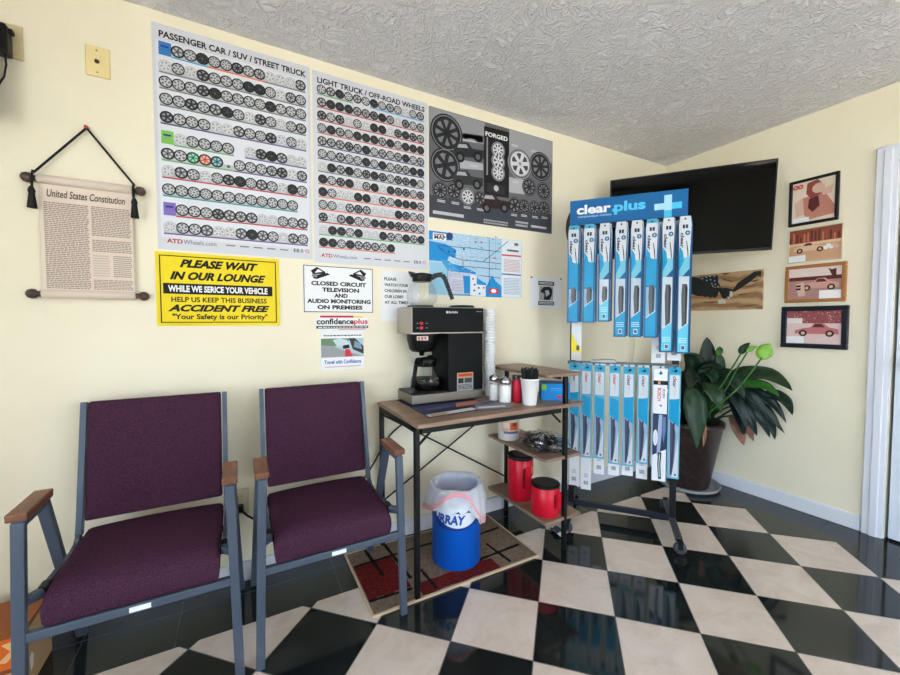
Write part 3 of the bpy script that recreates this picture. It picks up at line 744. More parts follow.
eg([(480, 350), (510, 350), (515, 400), (490, 420), (475, 400)], LT, .0008); eg([(505, 420), (520, 440), (505, 462), (495, 440)], M(176, 150, 90, .5), .0008); eg([(340, 450), (400, 430), (440, 460), (430, 488), (350, 490)], LT, .0008); eg([(450, 410), (480, 415), (470, 440)], LT, .0008)
p.build('eagle_head', t)
p = MB(); DS = M(112, 78, 54, .5)
for a in ([(380, 200), (500, 235), (560, 215), (500, 246), (400, 225)], [(360, 150), (440, 140), (480, 150), (420, 165)], [(560, 385), (660, 370), (700, 375), (600, 398)], [(560, 310), (700, 285), (790, 262), (700, 300)], [(100, 470), (300, 460), (430, 470), (250, 480)], [(560, 520), (700, 510), (800, 500), (700, 525)], [(690, 235), (760, 215), (810, 215), (740, 245)]): eg(a, DS, -.0002)
p.build('burnt_streaks', t)

# television across the corner
t = thing('television', 'large black flat television mounted across the room corner', 'television', (-.493, -.459, 1.887), R(-51.8))
TVt = MB(); TW, TH = .918, .53
def tilt(mb, a=R(6.5), p0=(0, 0)):
    ca, sa = math.cos(a), math.sin(a)
    mb.v = [(x, y * ca - (-z) * sa * -1, z * ca + y * sa * 1) if False else (x, y * ca - z * sa * 1, y * sa + z * ca) for x, y, z in mb.v]
    return mb
p = MB(); p.box(-TW / 2, TW / 2, -.03, 0, -TH / 2, TH / 2, M(14, 14, 15, .3)); tilt(p).build('case', t, bevel=.004)
p = MB(); p.box(-.3, .3, 0, .035, -TH / 2 + .03, .1, M(18, 18, 19, .5)); tilt(p).build('rear_housing', t, bevel=.01)
p = MB(); p.box(-TW / 2 + .009, TW / 2 - .009, -.0312, -.0298, -TH / 2 + .016, TH / 2 - .009, M(3, 3, 4, .03, 0, .12)); tilt(p).build('screen', t)
p = MB(); p.box(-.1, .1, .035, .05, -.1, .1, BLACKM); p.bar((0, .05, 0), (.0, .38, 0), .05, .05, BLACKM); p.bar((-.05, .3, 0), (.06, .52, .0), .05, .04, BLACKM); p.build('mount_arm', t)
p = MB(); p.tube([(-.395, -.03, 1.72), (-.394, -.03, 1.4), (-.397, -.035, 1.08), (-.435, -.04, .83), (-.45, -.04, .5), (-.44, -.05, .1)], .0045, M(206, 200, 186, .5), 8)
single('electric_cable', p, 'thin white cord hanging down the wall behind the wiper rack', 'cord')

# ---------------------------------------------------------------- chairs
def make_chair(label, cx):
    oy = .3
    t = thing('waiting_chair', label, 'chair', (cx, -.3, 0), 0, 'plum waiting chairs along the wall')
    V = lambda x, y, z: (x, y + oy, z)
    for s in (-1, 1):
        fx, ax = s * .262, s * .245
        MB().bar(V(fx, -.548, 0), V(ax, -.548, .655), .028, .022, STEELBLUE, (0, 1, 0)).build('leg', t, bevel=.003)
        MB().bar(V(s * .266, -.06, 0), V(ax, -.405, .652), .03, .022, STEELBLUE, (0, 1, 0)).build('leg', t, bevel=.003)
        MB().bar(V(ax, -.553, .649), V(ax, -.396, .649), .0275, .02, STEELBLUE).build('arm_rail', t, bevel=.003)
        p = MB(); p.prism([(-.561, .6595), (-.396, .6595), (-.39, .684), (-.564, .682)], -.0225, .0225, OAK)
        p.v = [(ax + y, x + oy, z) for x, y, z in p.v]; p.build('armrest', t, bevel=.004)
        # flat side bar: upright of the back bending into the seat rail
        ys = [(-.1, .892), (-.145, .69), (-.19, .49), (-.205, .445), (-.235, .418), (-.275, .41), (-.5, .425)]
        p = MB(); xo, hw = s * .218, .0045
        for (ya, za), (yb, zb) in zip(ys, ys[1:]):
            d_ = Vector((0, yb - ya, zb - za)).normalized(); nrm = Vector((0, -d_.z, d_.y)) * .014
            xs = s * (.2225 if za > .46 else .2225); xe = xs
            vs = []
            for (yy, zz) in ((ya, za), (yb, zb)):
                for sx in (-1, 1):
                    for sn in (-1, 1): vs.append(V(xs + sx * hw * (1.9 if za > .46 else 1.5), yy + nrm.y * sn, zz + nrm.z * sn))
            p.add(vs, [(0, 2, 3, 1), (4, 5, 7, 6), (0, 1, 5, 4), (2, 6, 7, 3), (0, 4, 6, 2), (1, 3, 7, 5)], STEELBLUE if za > .46 else M(84, 90, 100, .4, .25))
        p.build('side_frame', t)
        MB().bar(V(s * .222, -.5, .425), V(s * .256, -.535, .425), .024, .024, STEELBLUE).build('arm_bracket', t, bevel=.003)
        MB().box(s * .221 - .012, s * .221 + .012, -.5 + oy, -.46 + oy, .405, .44, BLACKPLASTIC).build('clamp', t, bevel=.004)
    MB().bar(V(-.262, -.545, .335), V(.262, -.545, .335), .022, .026, STEELBLUE).build('front_bar', t, bevel=.003)
    MB().bar(V(-.222, -.27, .385), V(.222, -.27, .385), .02, .02, DARKFRAME).build('rear_bar', t, bevel=.003)
    MB().box(-.02, .032, -.558 + oy, -.5565 + oy, .328, .343, WHITE).build('white_tag', t)
    # seat cushion: grid with crowned top and waterfall front
    def cushion(nx, ny, fn, name):
        vs = []; fs = []
        for side in (0, 1):
            for j in range(ny + 1):
                for i in range(nx + 1): vs.append(fn(i / nx * 2 - 1, j / ny * 2 - 1, side))
        n = (nx + 1) * (ny + 1); ix = lambda i, j, s_: s_ * n + j * (nx + 1) + i
        for j in range(ny):
            for i in range(nx):
                fs.append((ix(i, j, 0), ix(i, j + 1, 0), ix(i + 1, j + 1, 0), ix(i + 1, j, 0))); fs.append((ix(i, j, 1), ix(i + 1, j, 1), ix(i + 1, j + 1, 1), ix(i, j + 1, 1)))
        for i in range(nx):
            fs.append((ix(i, 0, 0), ix(i + 1, 0, 0), ix(i + 1, 0, 1), ix(i, 0, 1))); fs.append((ix(i, ny, 0), ix(i, ny, 1), ix(i + 1, ny, 1), ix(i + 1, ny, 0)))
        for j in range(ny):
            fs.append((ix(0, j, 0), ix(0, j, 1), ix(0, j + 1, 1), ix(0, j + 1, 0))); fs.append((ix(nx, j, 0), ix(nx, j + 1, 0), ix(nx, j + 1, 1), ix(nx, j, 1)))
        p = MB(); p.add(vs, fs, PLUM, True); return p.build(name, t, bevel=0, sub=1)
    def den(u): return math.copysign(1 - (1 - abs(u)) ** 1.7, u)
    def seat(u, v, side):
        e = max(abs(u), abs(v)) ** 6
        hw = .214; u, v = den(u), den(v)
        top = .452 - .012 * max(0, -v) ** 2 - .014 * max(0, -v - .8) / .2 + .008 * (1 - u * u)
        yy = -.358 + .2 * v
        k = 1. if side == 0 else .985
        z_ = top - .008 * e if side == 1 else .372 - .024 * (1 - v) / 2
        return (u * hw * (1 if side else .985), yy + oy, z_)
    cushion(10, 10, seat, 'seat')
    def back(u, v, side):
        u, v = den(u), den(v); s_ = (v + 1) / 2; z_ = .487 + s_ * .407; y_ = -.19 + s_ * .092
        bul = .01 * (1 - u * u) * (1 - v * v)
        e = max(abs(u), abs(v)) ** 8 * .006
        y2 = y_ - .024 - bul + e if side == 0 else y_ + .014
        return (u * .2105, y2 + oy, z_)
    cushion(10, 10, back, 'backrest')
    return t
CH = make_chair('plum waiting chair at the left, in front of the cardboard box', -3.353)
dup(CH, (-2.768, -.3, 0), label='plum waiting chair next to the coffee table with one leg on the rug')

# carton behind the left chair
t = thing('cardboard_box', 'orange printed cardboard box on the floor behind the left chair', 'box', (-3.87, -.2, 0))
p = MB(); p.box(-.2, .18, -.1, .1, 0, .2, M(196, 160, 120, .8)); p.build('carton', t, bevel=.003)
p = MB(); p.box(-.2, .18, -.1005, .1, .2, .216, M(150, 84, 40, .6)); p.build('lid', t)
p = MB(); p.rect(-.2, .165, .105, .2, -.1008, M(226, 106, 34, .6)); p.rect(-.2, .165, .09, .104, -.1008, M(150, 70, 30, .6))
for k in range(6): p.flat([(.16 - k * .05, .19), (.13 - k * .05, .185), (.15 - k * .05, .16), (.12 - k * .05, .13), (.14 - k * .05, .125), (.17 - k * .05, .16)], -.1013, M(244, 190, 130, .6))
p.build('print', t)
p = MB(); p.flat([(.0, .1), (.018, .11), (.03, .09), (.024, .06), (.008, .05), (.004, .07)], 0, M(226, 222, 216, .7)); p.v = [(.1805 + y, -.07 + x, z) for x, y, z in p.v]; p.build('torn_label', t)

# ---------------------------------------------------------------- rug
RUG1 = carpet_material('taupe_pile', (104, 90, 76), (146, 128, 110)); RUG2 = carpet_material('red_pile', (84, 22, 26), (124, 44, 44)); RUG3 = carpet_material('black_pile', (24, 20, 20), (44, 38, 36)); RUGB = M(196, 172, 146, .9)
t = thing('rug', 'small taupe and dark red rug under the coffee table', 'rug', (-2.2, -.275, 0))
X0, X1, Y0, Y1 = -.42, .435, -.235, .235
p = MB(); p.box(X0, X1, Y0, Y1, 0, .008, RUG1); p.build('pile', t, bevel=.003)
p = MB()
def zone(pts, m, z): p.add([(x + 2.2, y + .275, z) for x, y in pts], [tuple(range(len(pts)))], m)
def wav(x0, x1, y0, y1, m, z, n=14, a=.006):
    e = [(x0 + (x1 - x0) * i / n, y0 + random.uniform(-a, a)) for i in range(n + 1)] + [(x1 - (x1 - x0) * i / n, y1 + random.uniform(-a, a)) for i in range(n + 1)]
    zone(e, m, z)
wav(-2.612, -2.42, -.42, -.165, RUG2, .0084); wav(-2.395, -1.99, -.5, -.415, RUG2, .0084)
p.build('red_blocks', t)
p = MB()
def stroke(x0, y0, x1, y1, wd=.016):
    n = 10; d_ = Vector((x1 - x0, y1 - y0)); l_ = d_.length; d_.normalize(); q_ = Vector((-d_.y, d_.x)) * wd / 2
    L_ = []; R_ = []
    for i in range(n + 1):
        c_ = Vector((x0, y0)) + d_ * (l_ * i / n); j = random.uniform(.7, 1.25); L_.append(tuple(c_ + q_ * j)); R_.append(tuple(c_ - q_ * j))
    zone(L_ + R_[::-1], RUG3, .0089)
for a in ((-2.524, -.05, -2.505, -.29), (-2.419, -.045, -2.4, -.37), (-2.612, -.165, -2.2, -.157), (-1.93, -.208, -1.79, -.2), (-2.334, -.33, -2.326, -.49), (-1.941, -.3, -1.922, -.49), (-2.05, -.402, -1.79, -.389), (-2.612, -.424, -2.42, -.436), (-2.2, -.157, -1.93, -.208)): stroke(*a)
p.build('black_lines', t)
p = MB()
for a in ((X0 - .006, X0 + .004, Y0, Y1), (X1 - .004, X1 + .006, Y0, Y1), (X0, X1, Y0 - .006, Y0 + .006), (X0, X1, Y1 - .006, Y1 + .004)): p.box(*a, 0, .0095, RUGB)
p.build('binding', t, bevel=.002)

# ---------------------------------------------------------------- coffee table
TZ = .766
t = thing('coffee_table', 'brown topped black metal table with open shelves at its right end', 'table', (-1.96, -.28, 0))
def tb(x0, x1, y0, y1, z0, z1, m, name, bev=.002, par=None):
    p = MB(); p.box(x0 + 1.96, x1 + 1.96, y0 + .28, y1 + .28, z0, z1, m); return p.build(name, par or t, bevel=bev)
tb(-2.44, -1.497, -.545, -.022, TZ - .018, TZ, DESKWOOD, 'tabletop')
for z_ in (.177, .497, .922): tb(-1.745, -1.497, -.535, -.03, z_ - .016, z_, DESKWOOD, 'shelf')
LB = M(12, 12, 12, .4)
for x, y in ((-2.425, -.5), (-2.425, -.045)):
    tb(x - .011, x + .011, y - .011, y + .011, 0, TZ - .018, LB, 'leg')
for x, y in ((-1.606, -.525), (-1.6195, -.045)): tb(x - .0105, x + .0105, y - .0105, y + .0105, 0, .906, LB, 'leg')
p = MB(); f = lambda *a: p.box(a[0] + 1.96, a[1] + 1.96, a[2] + .28, a[3] + .28, a[4], a[5], LB)
f(-2.412, -1.632, -.524, -.499, TZ - .046, TZ - .018); f(-2.412, -1.632, -.057, -.035, TZ - .046, TZ - .018); f(-2.437, -2.413, -.4875, -.0575, TZ - .043, TZ - .0185); f(-1.6315, -1.6075, -.4995, -.0575, TZ - .043, TZ - .0185)
for z_ in (.148, .468, .893): f(-1.628, -1.611, -.4995, -.0575, z_ - .004, z_ + .012)
p.build('frame', t)
for a, b_ in (((-2.412, -.045, .695), (-1.63, -.045, .222)), ((-2.412, -.04, .243), (-1.63, -.04, .702))):
    MB().tube([(a[0] + 1.96, a[1] + .28, a[2]), (b_[0] + 1.96, b_[1] + .28, b_[2])], .0045, LB, 8).build('cross_brace', t)
for x in (-2.36, -1.68):
    MB().bar((x + 1.96, -.505 + .28, TZ - .045), (x + 1.96 + (-.06 if x < -2 else .06), -.505 + .28, TZ - .1), .006, .01, LB).build('corner_brace', t)

# newspapers under the maker
def sheet(name, label, pts, z, m, prints):
    p = MB(); n = len(pts); vs = [(x, y, z) for x, y in pts] + [(x, y, z + .0025) for x, y in pts]
    p.add(vs, [tuple(range(n))[::-1], tuple(range(n, 2 * n))] + [(i, (i + 1) % n, n + (i + 1) % n, n + i) for i in range(n)], m)
    for k, (q, mm) in enumerate(prints): p.add([(x, y, z + .003 + k * .0003) for x, y in q], [tuple(range(len(q)))], mm)
    return single(name, p, label, 'newspaper', group='papers under the coffee maker')
NAVYP = M(44, 46, 82, .5)
sheet('newspaper', 'dark blue printed newspaper lying under the coffee maker', [(-2.35, -.462), (-1.975, -.43), (-1.95, -.03), (-2.335, -.03)], TZ + .0005, NAVYP,
      [([(-2.345, -.46), (-2.08, -.435), (-2.085, -.385), (-2.342, -.415)], M(206, 204, 200, .5)), ([(-2.33, -.452), (-2.24, -.444), (-2.243, -.415), (-2.33, -.425)], M(176, 140, 90, .5)),
       ([(-2.15, -.35), (-1.985, -.33), (-1.975, -.25), (-2.1, -.26)], M(186, 120, 90, .5)), ([(-2.3, -.35), (-2.17, -.34), (-2.175, -.3), (-2.3, -.31)], M(72, 74, 120, .5))])
sheet('newspaper', 'grey newspaper overlapping the dark blue one beside the sugar jars', [(-2.1, -.44), (-1.925, -.49), (-1.865, -.405), (-1.915, -.3), (-2.03, -.33)], TZ + .0045, M(120, 122, 134, .5),
      [([(-2.08, -.432), (-1.94, -.47), (-1.925, -.44), (-2.06, -.4)], M(210, 210, 214, .5)), ([(-2.0, -.37), (-1.93, -.36), (-1.93, -.33), (-2.01, -.34)], M(70, 72, 96, .5))])

# ---------------------------------------------------------------- coffee maker
MX, MY = -2.1125, -.12; Z0 = TZ + .0045
t = thing('coffee_maker', 'black and steel coffee maker on the table with red switches', 'coffee maker', (MX, MY, Z0))
def mk(x0, x1, y0, y1, z0, z1, m, name, bev=.003, par=None):
    p = MB(); p.box(x0 - MX, x1 - MX, y0 - MY, y1 - MY, z0 - Z0, z1 - Z0, m); return p.build(name, par or t, bevel=bev)
XA, XB, YA, YB = -2.327, -1.908, -.22, -.022
PANEL = M(13, 14, 17, .5, 0, .15)
p = MB()
for x in (XA + .03, XB - .03):
    for y in (YA + .03, YB - .03): p.lathe([(.012, 0), (.012, .0045)], BLACKPLASTIC, 12, (x - MX, y - MY, 0))
p.build('feet', t)
mk(XA, XB, YA, YB, Z0 + .004, .82, M(140, 134, 126, .34, .75), 'base')
mk(-2.122, XB, YA + .004, YB, .8205, 1.1235, PANEL, 'tower')
hs = mk(XA, XB, YA, YB, 1.124, 1.26, STEEL, 'reservoir')
mk(XA + .004, XB - .001, YA - .002, YA + .001, 1.131, 1.257, PANEL, 'front_panel', .001)
mk(XA + .004, -2.125, YA + .02, YB, .82, .828, BLACKPLASTIC, 'warmer_plate')
p = MB(); cx = -2.228 - MX; p.lathe([(.078, 1.122 - Z0), (.078, 1.09 - Z0), (.074, 1.08 - Z0), (.066, 1.045 - Z0), (.052, 1.03 - Z0), (.015, 1.026 - Z0), (.012, 1.008 - Z0), (0, 1.008 - Z0)], BLACKPLASTIC, 28, (cx, 0, 0)); fb_ = p.build('brew_basket', t)
p = MB()
for k in range(6):
    a0 = R(228 + k * 7); a1 = R(228 + k * 7 + 7)
    p.add([(cx + .0795 * math.cos(a), .0795 * math.sin(a), z - Z0) for a, z in ((a0, 1.092), (a1, 1.092), (a1, 1.112), (a0, 1.112))], [(0, 1, 2, 3)], M(226, 220, 216, .5))
for k in range(3):
    a0 = R(231 + k * 12); a1 = R(231 + k * 12 + 9)
    p.add([(cx + .0798 * math.cos(a), .0798 * math.sin(a), z - Z0) for a, z in ((a0, 1.095), (a1, 1.095), (a1, 1.108), (a0, 1.108))], [(0, 1, 2, 3)], M(200, 80, 60, .5))
p.build('basket_label', fb_)
for k, z_ in enumerate((1.178, 1.155)):
    mk(-2.285, -2.268, YA - .008, YA - .002, z_ - .007, z_ + .007, M(200, 20, 40, .3), 'switch', .001)
p = MB(); y = YA - .0025 - MY
for z_ in (1.178, 1.155): p.rect(-2.253 - MX, -2.24 - MX, z_ - .001 - Z0, z_ + .001 - Z0, y, M(170, 172, 176, .5)); p.rect(-2.3 - MX, -2.293 - MX, z_ - .002 - Z0, z_ + .002 - Z0, y, M(170, 172, 176, .5))
p.text('BUNN', -2.122 - MX, -2.07 - MX, 1.229 - Z0, 1.24 - Z0, y, M(225, 226, 228, .5), .03); p.rect(-2.136 - MX, -2.126 - MX, 1.229 - Z0, 1.24 - Z0, y, M(225, 226, 228, .5)); p.rect(-1.955 - MX, -1.918 - MX, 1.238 - Z0, 1.241 - Z0, y, M(150, 152, 156, .5))
p.build('logo', t)
p = MB(); y = YA + .0034 - MY
p.rect(-2.07 - MX, -1.97 - MX, 0.821 - Z0, 0.917 - Z0, y, M(150, 152, 156, .5)); p.rect(-2.066 - MX, -1.974 - MX, 0.893 - Z0, 0.914 - Z0, y - .0004, M(222, 108, 40, .5))
p.rect(-2.062 - MX, -2.03 - MX, 0.861 - Z0, 0.887 - Z0, y - .0004, INK); p.rect(-2.024 - MX, -1.978 - MX, 0.861 - Z0, 0.887 - Z0, y - .0004, M(60, 62, 66, .5)); scribble(p, -2.064 - MX, -1.976 - MX, 0.827 - Z0, 0.855 - Z0, 4, INK, y - .0004, .5)
p.text('WARNING', -2.06 - MX, -1.98 - MX, 0.898 - Z0, 0.909 - Z0, y - .0008, M(80, 30, 10, .5), .02)
p.build('warning_label', t)
p = MB(); p.lathe([(.068, 1.26 - Z0), (.07, 1.268 - Z0), (.066, 1.274 - Z0), (.03, 1.276 - Z0), (0, 1.276 - Z0)], BLACKPLASTIC, 30, (-1.985 - MX, 0, 0)); p.build('upper_warmer', t)
p = MB(); p.lathe([(.068, 1.26 - Z0), (.07, 1.266 - Z0), (.066, 1.27 - Z0), (0, 1.27 - Z0)], BLACKPLASTIC, 30, (-2.235 - MX, 0, 0)); p.build('upper_warmer', t)

def carafe(label, loc, rot, coffee, k):
    t = thing('coffee_carafe', label, 'carafe', loc, rot); t.scale = (k, k, k)
    prof = [(.0, .0), (.045, .0), (.06, .012), (.0665, .035), (.062, .06), (.048, .088), (.038, .105), (.037, .118)]
    MB().lathe(prof, CGLASS, 32, close=False).build('glass_bowl', t)
    MB().lathe([(.0385, .1), (.042, .104), (.042, .116), (.047, .13), (.044, .133), (.034, .128), (.034, .135), (.012, .139), (0, .139)], BLACKPLASTIC, 28).build('collar', t)
    p = MB(); p.prism([(-.046, .118), (-.058, .143), (-.03, .137)], -.012, .012, BLACKPLASTIC); p.build('pouring_lip', t)
    p = MB(); pts = [(.036, 0, .116), (.065, 0, .132), (.09, 0, .134), (.103, 0, .115), (.118, 0, .075), (.136, 0, .028)]
    for i, (a, b_) in enumerate(zip(pts, pts[1:])): p.bar(a, b_, .022 - i * .0015, .012, BLACKPLASTIC, (0, 1, 0))
    p.v = [(x, y, z) for x, y, z in p.v]; p.build('handle', t, bevel=.002)
    if coffee: MB().lathe([(0, .002), (.044, .002), (.058, .013), (.0645, .034), (.0625, .05), (0, .052)], M(6, 4, 3, .5, 0, .05), 32).build('coffee', t)
carafe('empty glass carafe on top of the coffee maker', (-2.226, -.122, 1.2705), R(-12), False, 1.22)
carafe('glass carafe with dark coffee on the lower warmer plate', (-2.21, -.135, .8285), R(222), True, 1.24)

# cord to the outlet
p = MB(); cp = [(-3.084, -.012, .343), (-3.05, -.03, .305), (-2.99, -.035, .27), (-2.85, -.03, .235), (-2.65, -.03, .26), (-2.52, -.03, .375), (-2.47, -.03, .44), (-2.37, -.015, .575), (-2.28, -.012, .64), (-2.2, -.011, .72), (-2.18, -.012, .8)]
def smooth(pts, n=6):
    P = [Vector(q) for q in pts]; out = []
    for i in range(len(P) - 1):
        a, b_, c_, d_ = P[max(i - 1, 0)], P[i], P[i + 1], P[min(i + 2, len(P) - 1)]
        for k in range(n):
            u = k / n; out.append(.5 * ((2 * b_) + (c_ - a) * u + (2 * a - 5 * b_ + 4 * c_ - d_) * u * u + (3 * b_ - a - 3 * c_ + d_) * u ** 3))
    return out + [P[-1]]
p.tube(smooth(cp), .0045, BLACKPLASTIC, 8); p.box(-3.1, -3.07, -.035, -.0105, .33, .36, BLACKPLASTIC)
single('electric_cable', p, 'black cord from the low outlet up behind the coffee table', 'cord')

# ---------------------------------------------------------------- things on the table
FOAM = M(240, 240, 242, .55)
p = MB(); p.lathe([(.024, 0), (.0245, .002), (.034, .1), (.0365, .101), (.0365, .106), (.0335, .106), (.0235, .006), (0, .006)], FOAM, 26, close=False)
p.lathe([(0, 0), (.024, 0)], FOAM, 26, close=False)
cup0 = single('foam_cup', p, 'white foam cup in the tall nested stack beside the coffee maker', 'cup', (-1.822, -.15, TZ + .0005), group='nested foam cups')
for k in range(1, 25):
    c_ = cup0.copy(); COL.objects.link(c_); c_.location = (-1.822 + .0012 * math.sin(k * .6), -.15 + .001 * math.cos(k), TZ + .0005 + k * .0161)

def jar(label, x, y, h, r, fill):
    t = thing('sugar_jar', label, 'jar', (x, y, TZ + .0005), 0, 'glass jars of white powder')
    MB().lathe([(0, 0), (r * .92, 0), (r, .006), (r, h * .62), (r * .9, h * .72), (r * .86, h * .76)], GLASS, 24, close=False).build('glass', t)
    MB().lathe([(0, .003), (r * .86, .003), (r * .93, .008), (r * .93, h * fill), (0, h * fill + .002)], M(242, 240, 238, .8), 24).build('powder', t)
    MB().lathe([(r * .9, h * .74), (r * .98, h * .76), (r * .98, h * .84), (r * .8, h * .93), (r * .25, h * .97), (r * .2, h), (0, h)], CHROME, 24).build('metal_lid', t)
jar('glass jar of white powder with pointed metal lid, behind the other jar', -1.879, -.284, .142, .029, .6)
jar('glass jar of white powder, nearest to the red bottle', -1.866, -.362, .136, .0335, .66)
t = thing('red_bottle', 'red plastic bottle with dark cap behind the stirrer cup', 'bottle', (-1.795, -.368, TZ + .0005))
MB().lathe([(0, 0), (.024, 0), (.027, .004), (.027, .108), (.023, .118)], M(200, 34, 60, .35), 24).build('body', t)
MB().lathe([(.0245, .117), (.0245, .138), (.02, .141), (0, .141)], M(60, 52, 52, .4), 24).build('cap', t)
p = MB(); p.lathe([(.033, 0), (.034, .002), (.046, .126), (.0495, .127), (.0495, .133), (.045, .133), (.0325, .006), (0, .006)], FOAM, 30, close=False); p.lathe([(0, 0), (.033, 0)], FOAM, 30, close=False)
single('foam_cup', p, 'white foam cup full of black stirrers on the table', 'cup', (-1.781, -.455, TZ + .0005))
st = MB(); st.tube([(0, 0, 0), (0, 0, .168)], .003, M(30, 30, 33, .4), 6); s0 = None
for k in range(44):
    a = k * 2.4; r0 = .0275 * math.sqrt((k + .5) / 44); r1 = r0 * 1.62
    bx, by = -1.781 + r0 * math.cos(a), -.455 + r0 * math.sin(a); tx, ty = r1 * math.cos(a) - r0 * math.cos(a), r1 * math.sin(a) - r0 * math.sin(a)
    if s0 is None: s0 = single('stirrer', st, 'black stirrer standing in the white foam cup', 'stirrer', group='black stirrers in the cup'); o = s0
    else: o = s0.copy(); COL.objects.link(o)
    o.location = (bx, by, TZ + .0075 + .006 * (k % 3)); o.rotation_mode = 'QUATERNION'; o.rotation_quaternion = Vector((tx, ty, .175)).to_track_quat('Z', 'Y')
# blue carton
t = thing('blue_box', 'bright blue cardboard box at the right end of the table', 'box', (-1.567, -.402, TZ + .0005), R(-36))
BB = M(10, 138, 216, .45)
MB().box(-.075, .075, -.06, .06, 0, .09, BB).build('carton', t, bevel=.002)
p = MB(); p.rect(-.073, -.048, .055, .085, -.0606, M(130, 190, 40, .5)); p.disc(.022, .02, .016, -.0606, M(214, 60, 90, .5), 14, .009); p.rect(-.025, .05, .062, .067, -.0606, M(90, 180, 230, .5)); p.rect(-.025, .035, .052, .055, -.0606, M(90, 180, 230, .5)); p.build('print', t)
p = MB(); p.disc(.0, .05, .017, 0, M(222, 70, 60, .5), 14); p.rect(-.03, .03, .018, .022, 0, M(90, 180, 230, .5)); p.v = [(.0756, x, z) for x, y, z in p.v]; p.build('side_print', t)

# ---------------------------------------------------------------- things on the shelves
t = thing('creamer_canister', 'white canister with orange picture on the middle shelf', 'canister', (-1.681, -.15, .4975)); t.scale = (1.1, 1.1, 1.06)
MB().lathe([(0, 0), (.054, 0), (.057, .004), (.057, .118), (.05, .124), (.05, .145), (.047, .148), (0, .148)], M(232, 226, 222, .35), 30).build('body', t)
p = MB()
def patch(a0, a1, z0, z1, m, r, n=6):
    for k in range(n):
        b0, b1 = R(a0 + (a1 - a0) * k / n), R(a0 + (a1 - a0) * (k + 1) / n)
        p.add([(r * math.cos(b), r * math.sin(b), z) for b, z in ((b0, z0), (b1, z0), (b1, z1), (b0, z1))], [(0, 1, 2, 3)], m)
patch(190, 300, .05, .112, M(226, 188, 166, .4), .0573, 10); patch(240, 285, .06, .1, M(206, 96, 50, .4), .0576); patch(252, 275, .082, .1, M(140, 50, 30, .4), .0579); patch(200, 236, .07, .1, M(240, 222, 206, .4), .0576); patch(205, 290, .04, .052, M(96, 110, 160, .4), .0578, 8)
p.build('picture_label', t)

def can(label, x, y, h, r, rot, logo):
    t = thing('coffee_can', label, 'canister', (x, y, .1775), rot, 'red coffee cans on the bottom shelf')
    prof = [(0, 0), (r * .95, 0), (r, .005), (r, h * .92), (r * .97, h * .93)]
    MB().lathe(prof, M(204, 18, 44, .32), 36).build('body', t)
    MB().lathe([(r * 1.0, h * .925), (r * 1.03, h * .93), (r * 1.03, h * .985), (r * .98, h), (r * .8, h * 1.0), (0, h * .99)], BLACKPLASTIC, 36).build('lid', t)
    p = MB(); zz0, zz1 = h * .28, h * .78       # moulded grip facing local -y, its recess shade painted as darker red strips
    def cyl(u, z, rr): a = -PI / 2 + u / r; return (rr * math.cos(a), rr * math.sin(a), z)
    def strip(u0, u1, z0, z1, rr, m):
        p.add([cyl(u0, z0, rr), cyl(u1, z0, rr), cyl(u1, z1, rr), cyl(u0, z1, rr), cyl(u0, z0, r - .002), cyl(u1, z0, r - .002), cyl(u1, z1, r - .002), cyl(u0, z1, r - .002)],
              [(0, 1, 2, 3), (0, 4, 5, 1), (1, 5, 6, 2), (2, 6, 7, 3), (3, 7, 4, 0)], m)
    RG = M(204, 18, 44, .32)
    strip(-.005, .02, zz0, zz1, r + .016, RG); strip(-.02, -.005, zz0 + .004, zz1 - .004, r + .0006, M(120, 8, 28, .4)); strip(.02, .027, zz0 + .004, zz1 - .004, r + .0006, M(120, 8, 28, .4)); p.build('grip', t, bevel=.003)
    if logo:
        p = MB()
        for (u0, u1, z0, z1, m) in ((.038, .08, h * .6, h * .76, M(222, 120, 40, .4)), (.045, .08, h * .4, h * .46, WHITE), (.045, .078, h * .49, h * .55, WHITE)):
            for k in range(3):
                a, b_ = u0 + (u1 - u0) * k / 3, u0 + (u1 - u0) * (k + 1) / 3; p.add([cyl(a, z0, r + .0008), cyl(b_, z0, r + .0008), cyl(b_, z1, r + .0008), cyl(a, z1, r + .0008)], [(0, 1, 2, 3)], m)
        p.build('label_print', t)
can('tall red coffee can with black lid at the back of the bottom shelf', -1.664, -.238, .25, .073, R(-14), True)
can('short red coffee can with black lid at the front of the bottom shelf', -1.664, -.447, .161, .074, R(8), False)

# plastic bag of dark lids
t = thing('plastic_bag', 'clear plastic bag of dark stirrers on the middle shelf', 'bag', (-1.622, -.385, .4975)); t.scale = (1.12, 1.3, 1.25)
random.seed(11)
def crumple(rx, ry, rz, nu, nv, amp, m, smooth=False):
    p = MB(); vs = []
    for j in range(nv + 1):
        th_ = PI * j / nv
        for i in range(nu):
            a = 2 * PI * i / nu; k = 1 + .08 * math.sin(5 * a + j) + random.uniform(-amp, amp)
            vs.append((rx * k * math.sin(th_) * math.cos(a), ry * k * math.sin(th_) * math.sin(a), max(.0008 if smooth else .002, rz * .9 + rz * k * math.cos(th_))))
    p.add(vs, [(j * nu + i, j * nu + (i + 1) % nu, (j + 1) * nu + (i + 1) % nu, (j + 1) * nu + i) for j in range(nv) for i in range(nu)], m, False); return p
crumple(.088, .092, .029, 30, 12, .16, M(40, 43, 54, .22, 0, .6)).build('contents', t)
crumple(.104, .108, .036, 34, 12, .1, glass_material('clear_film', (.84, .86, .9, 1), .45), True).build('film', t)
p = MB(); vs = []
for j in range(5):
    for i in range(7): vs.append((-.03 + i * .01 + random.uniform(-.006, .006), -.04 + j * .022, .004 + .012 * abs(math.sin(i * 1.9 + j)) + random.uniform(0, .006)))
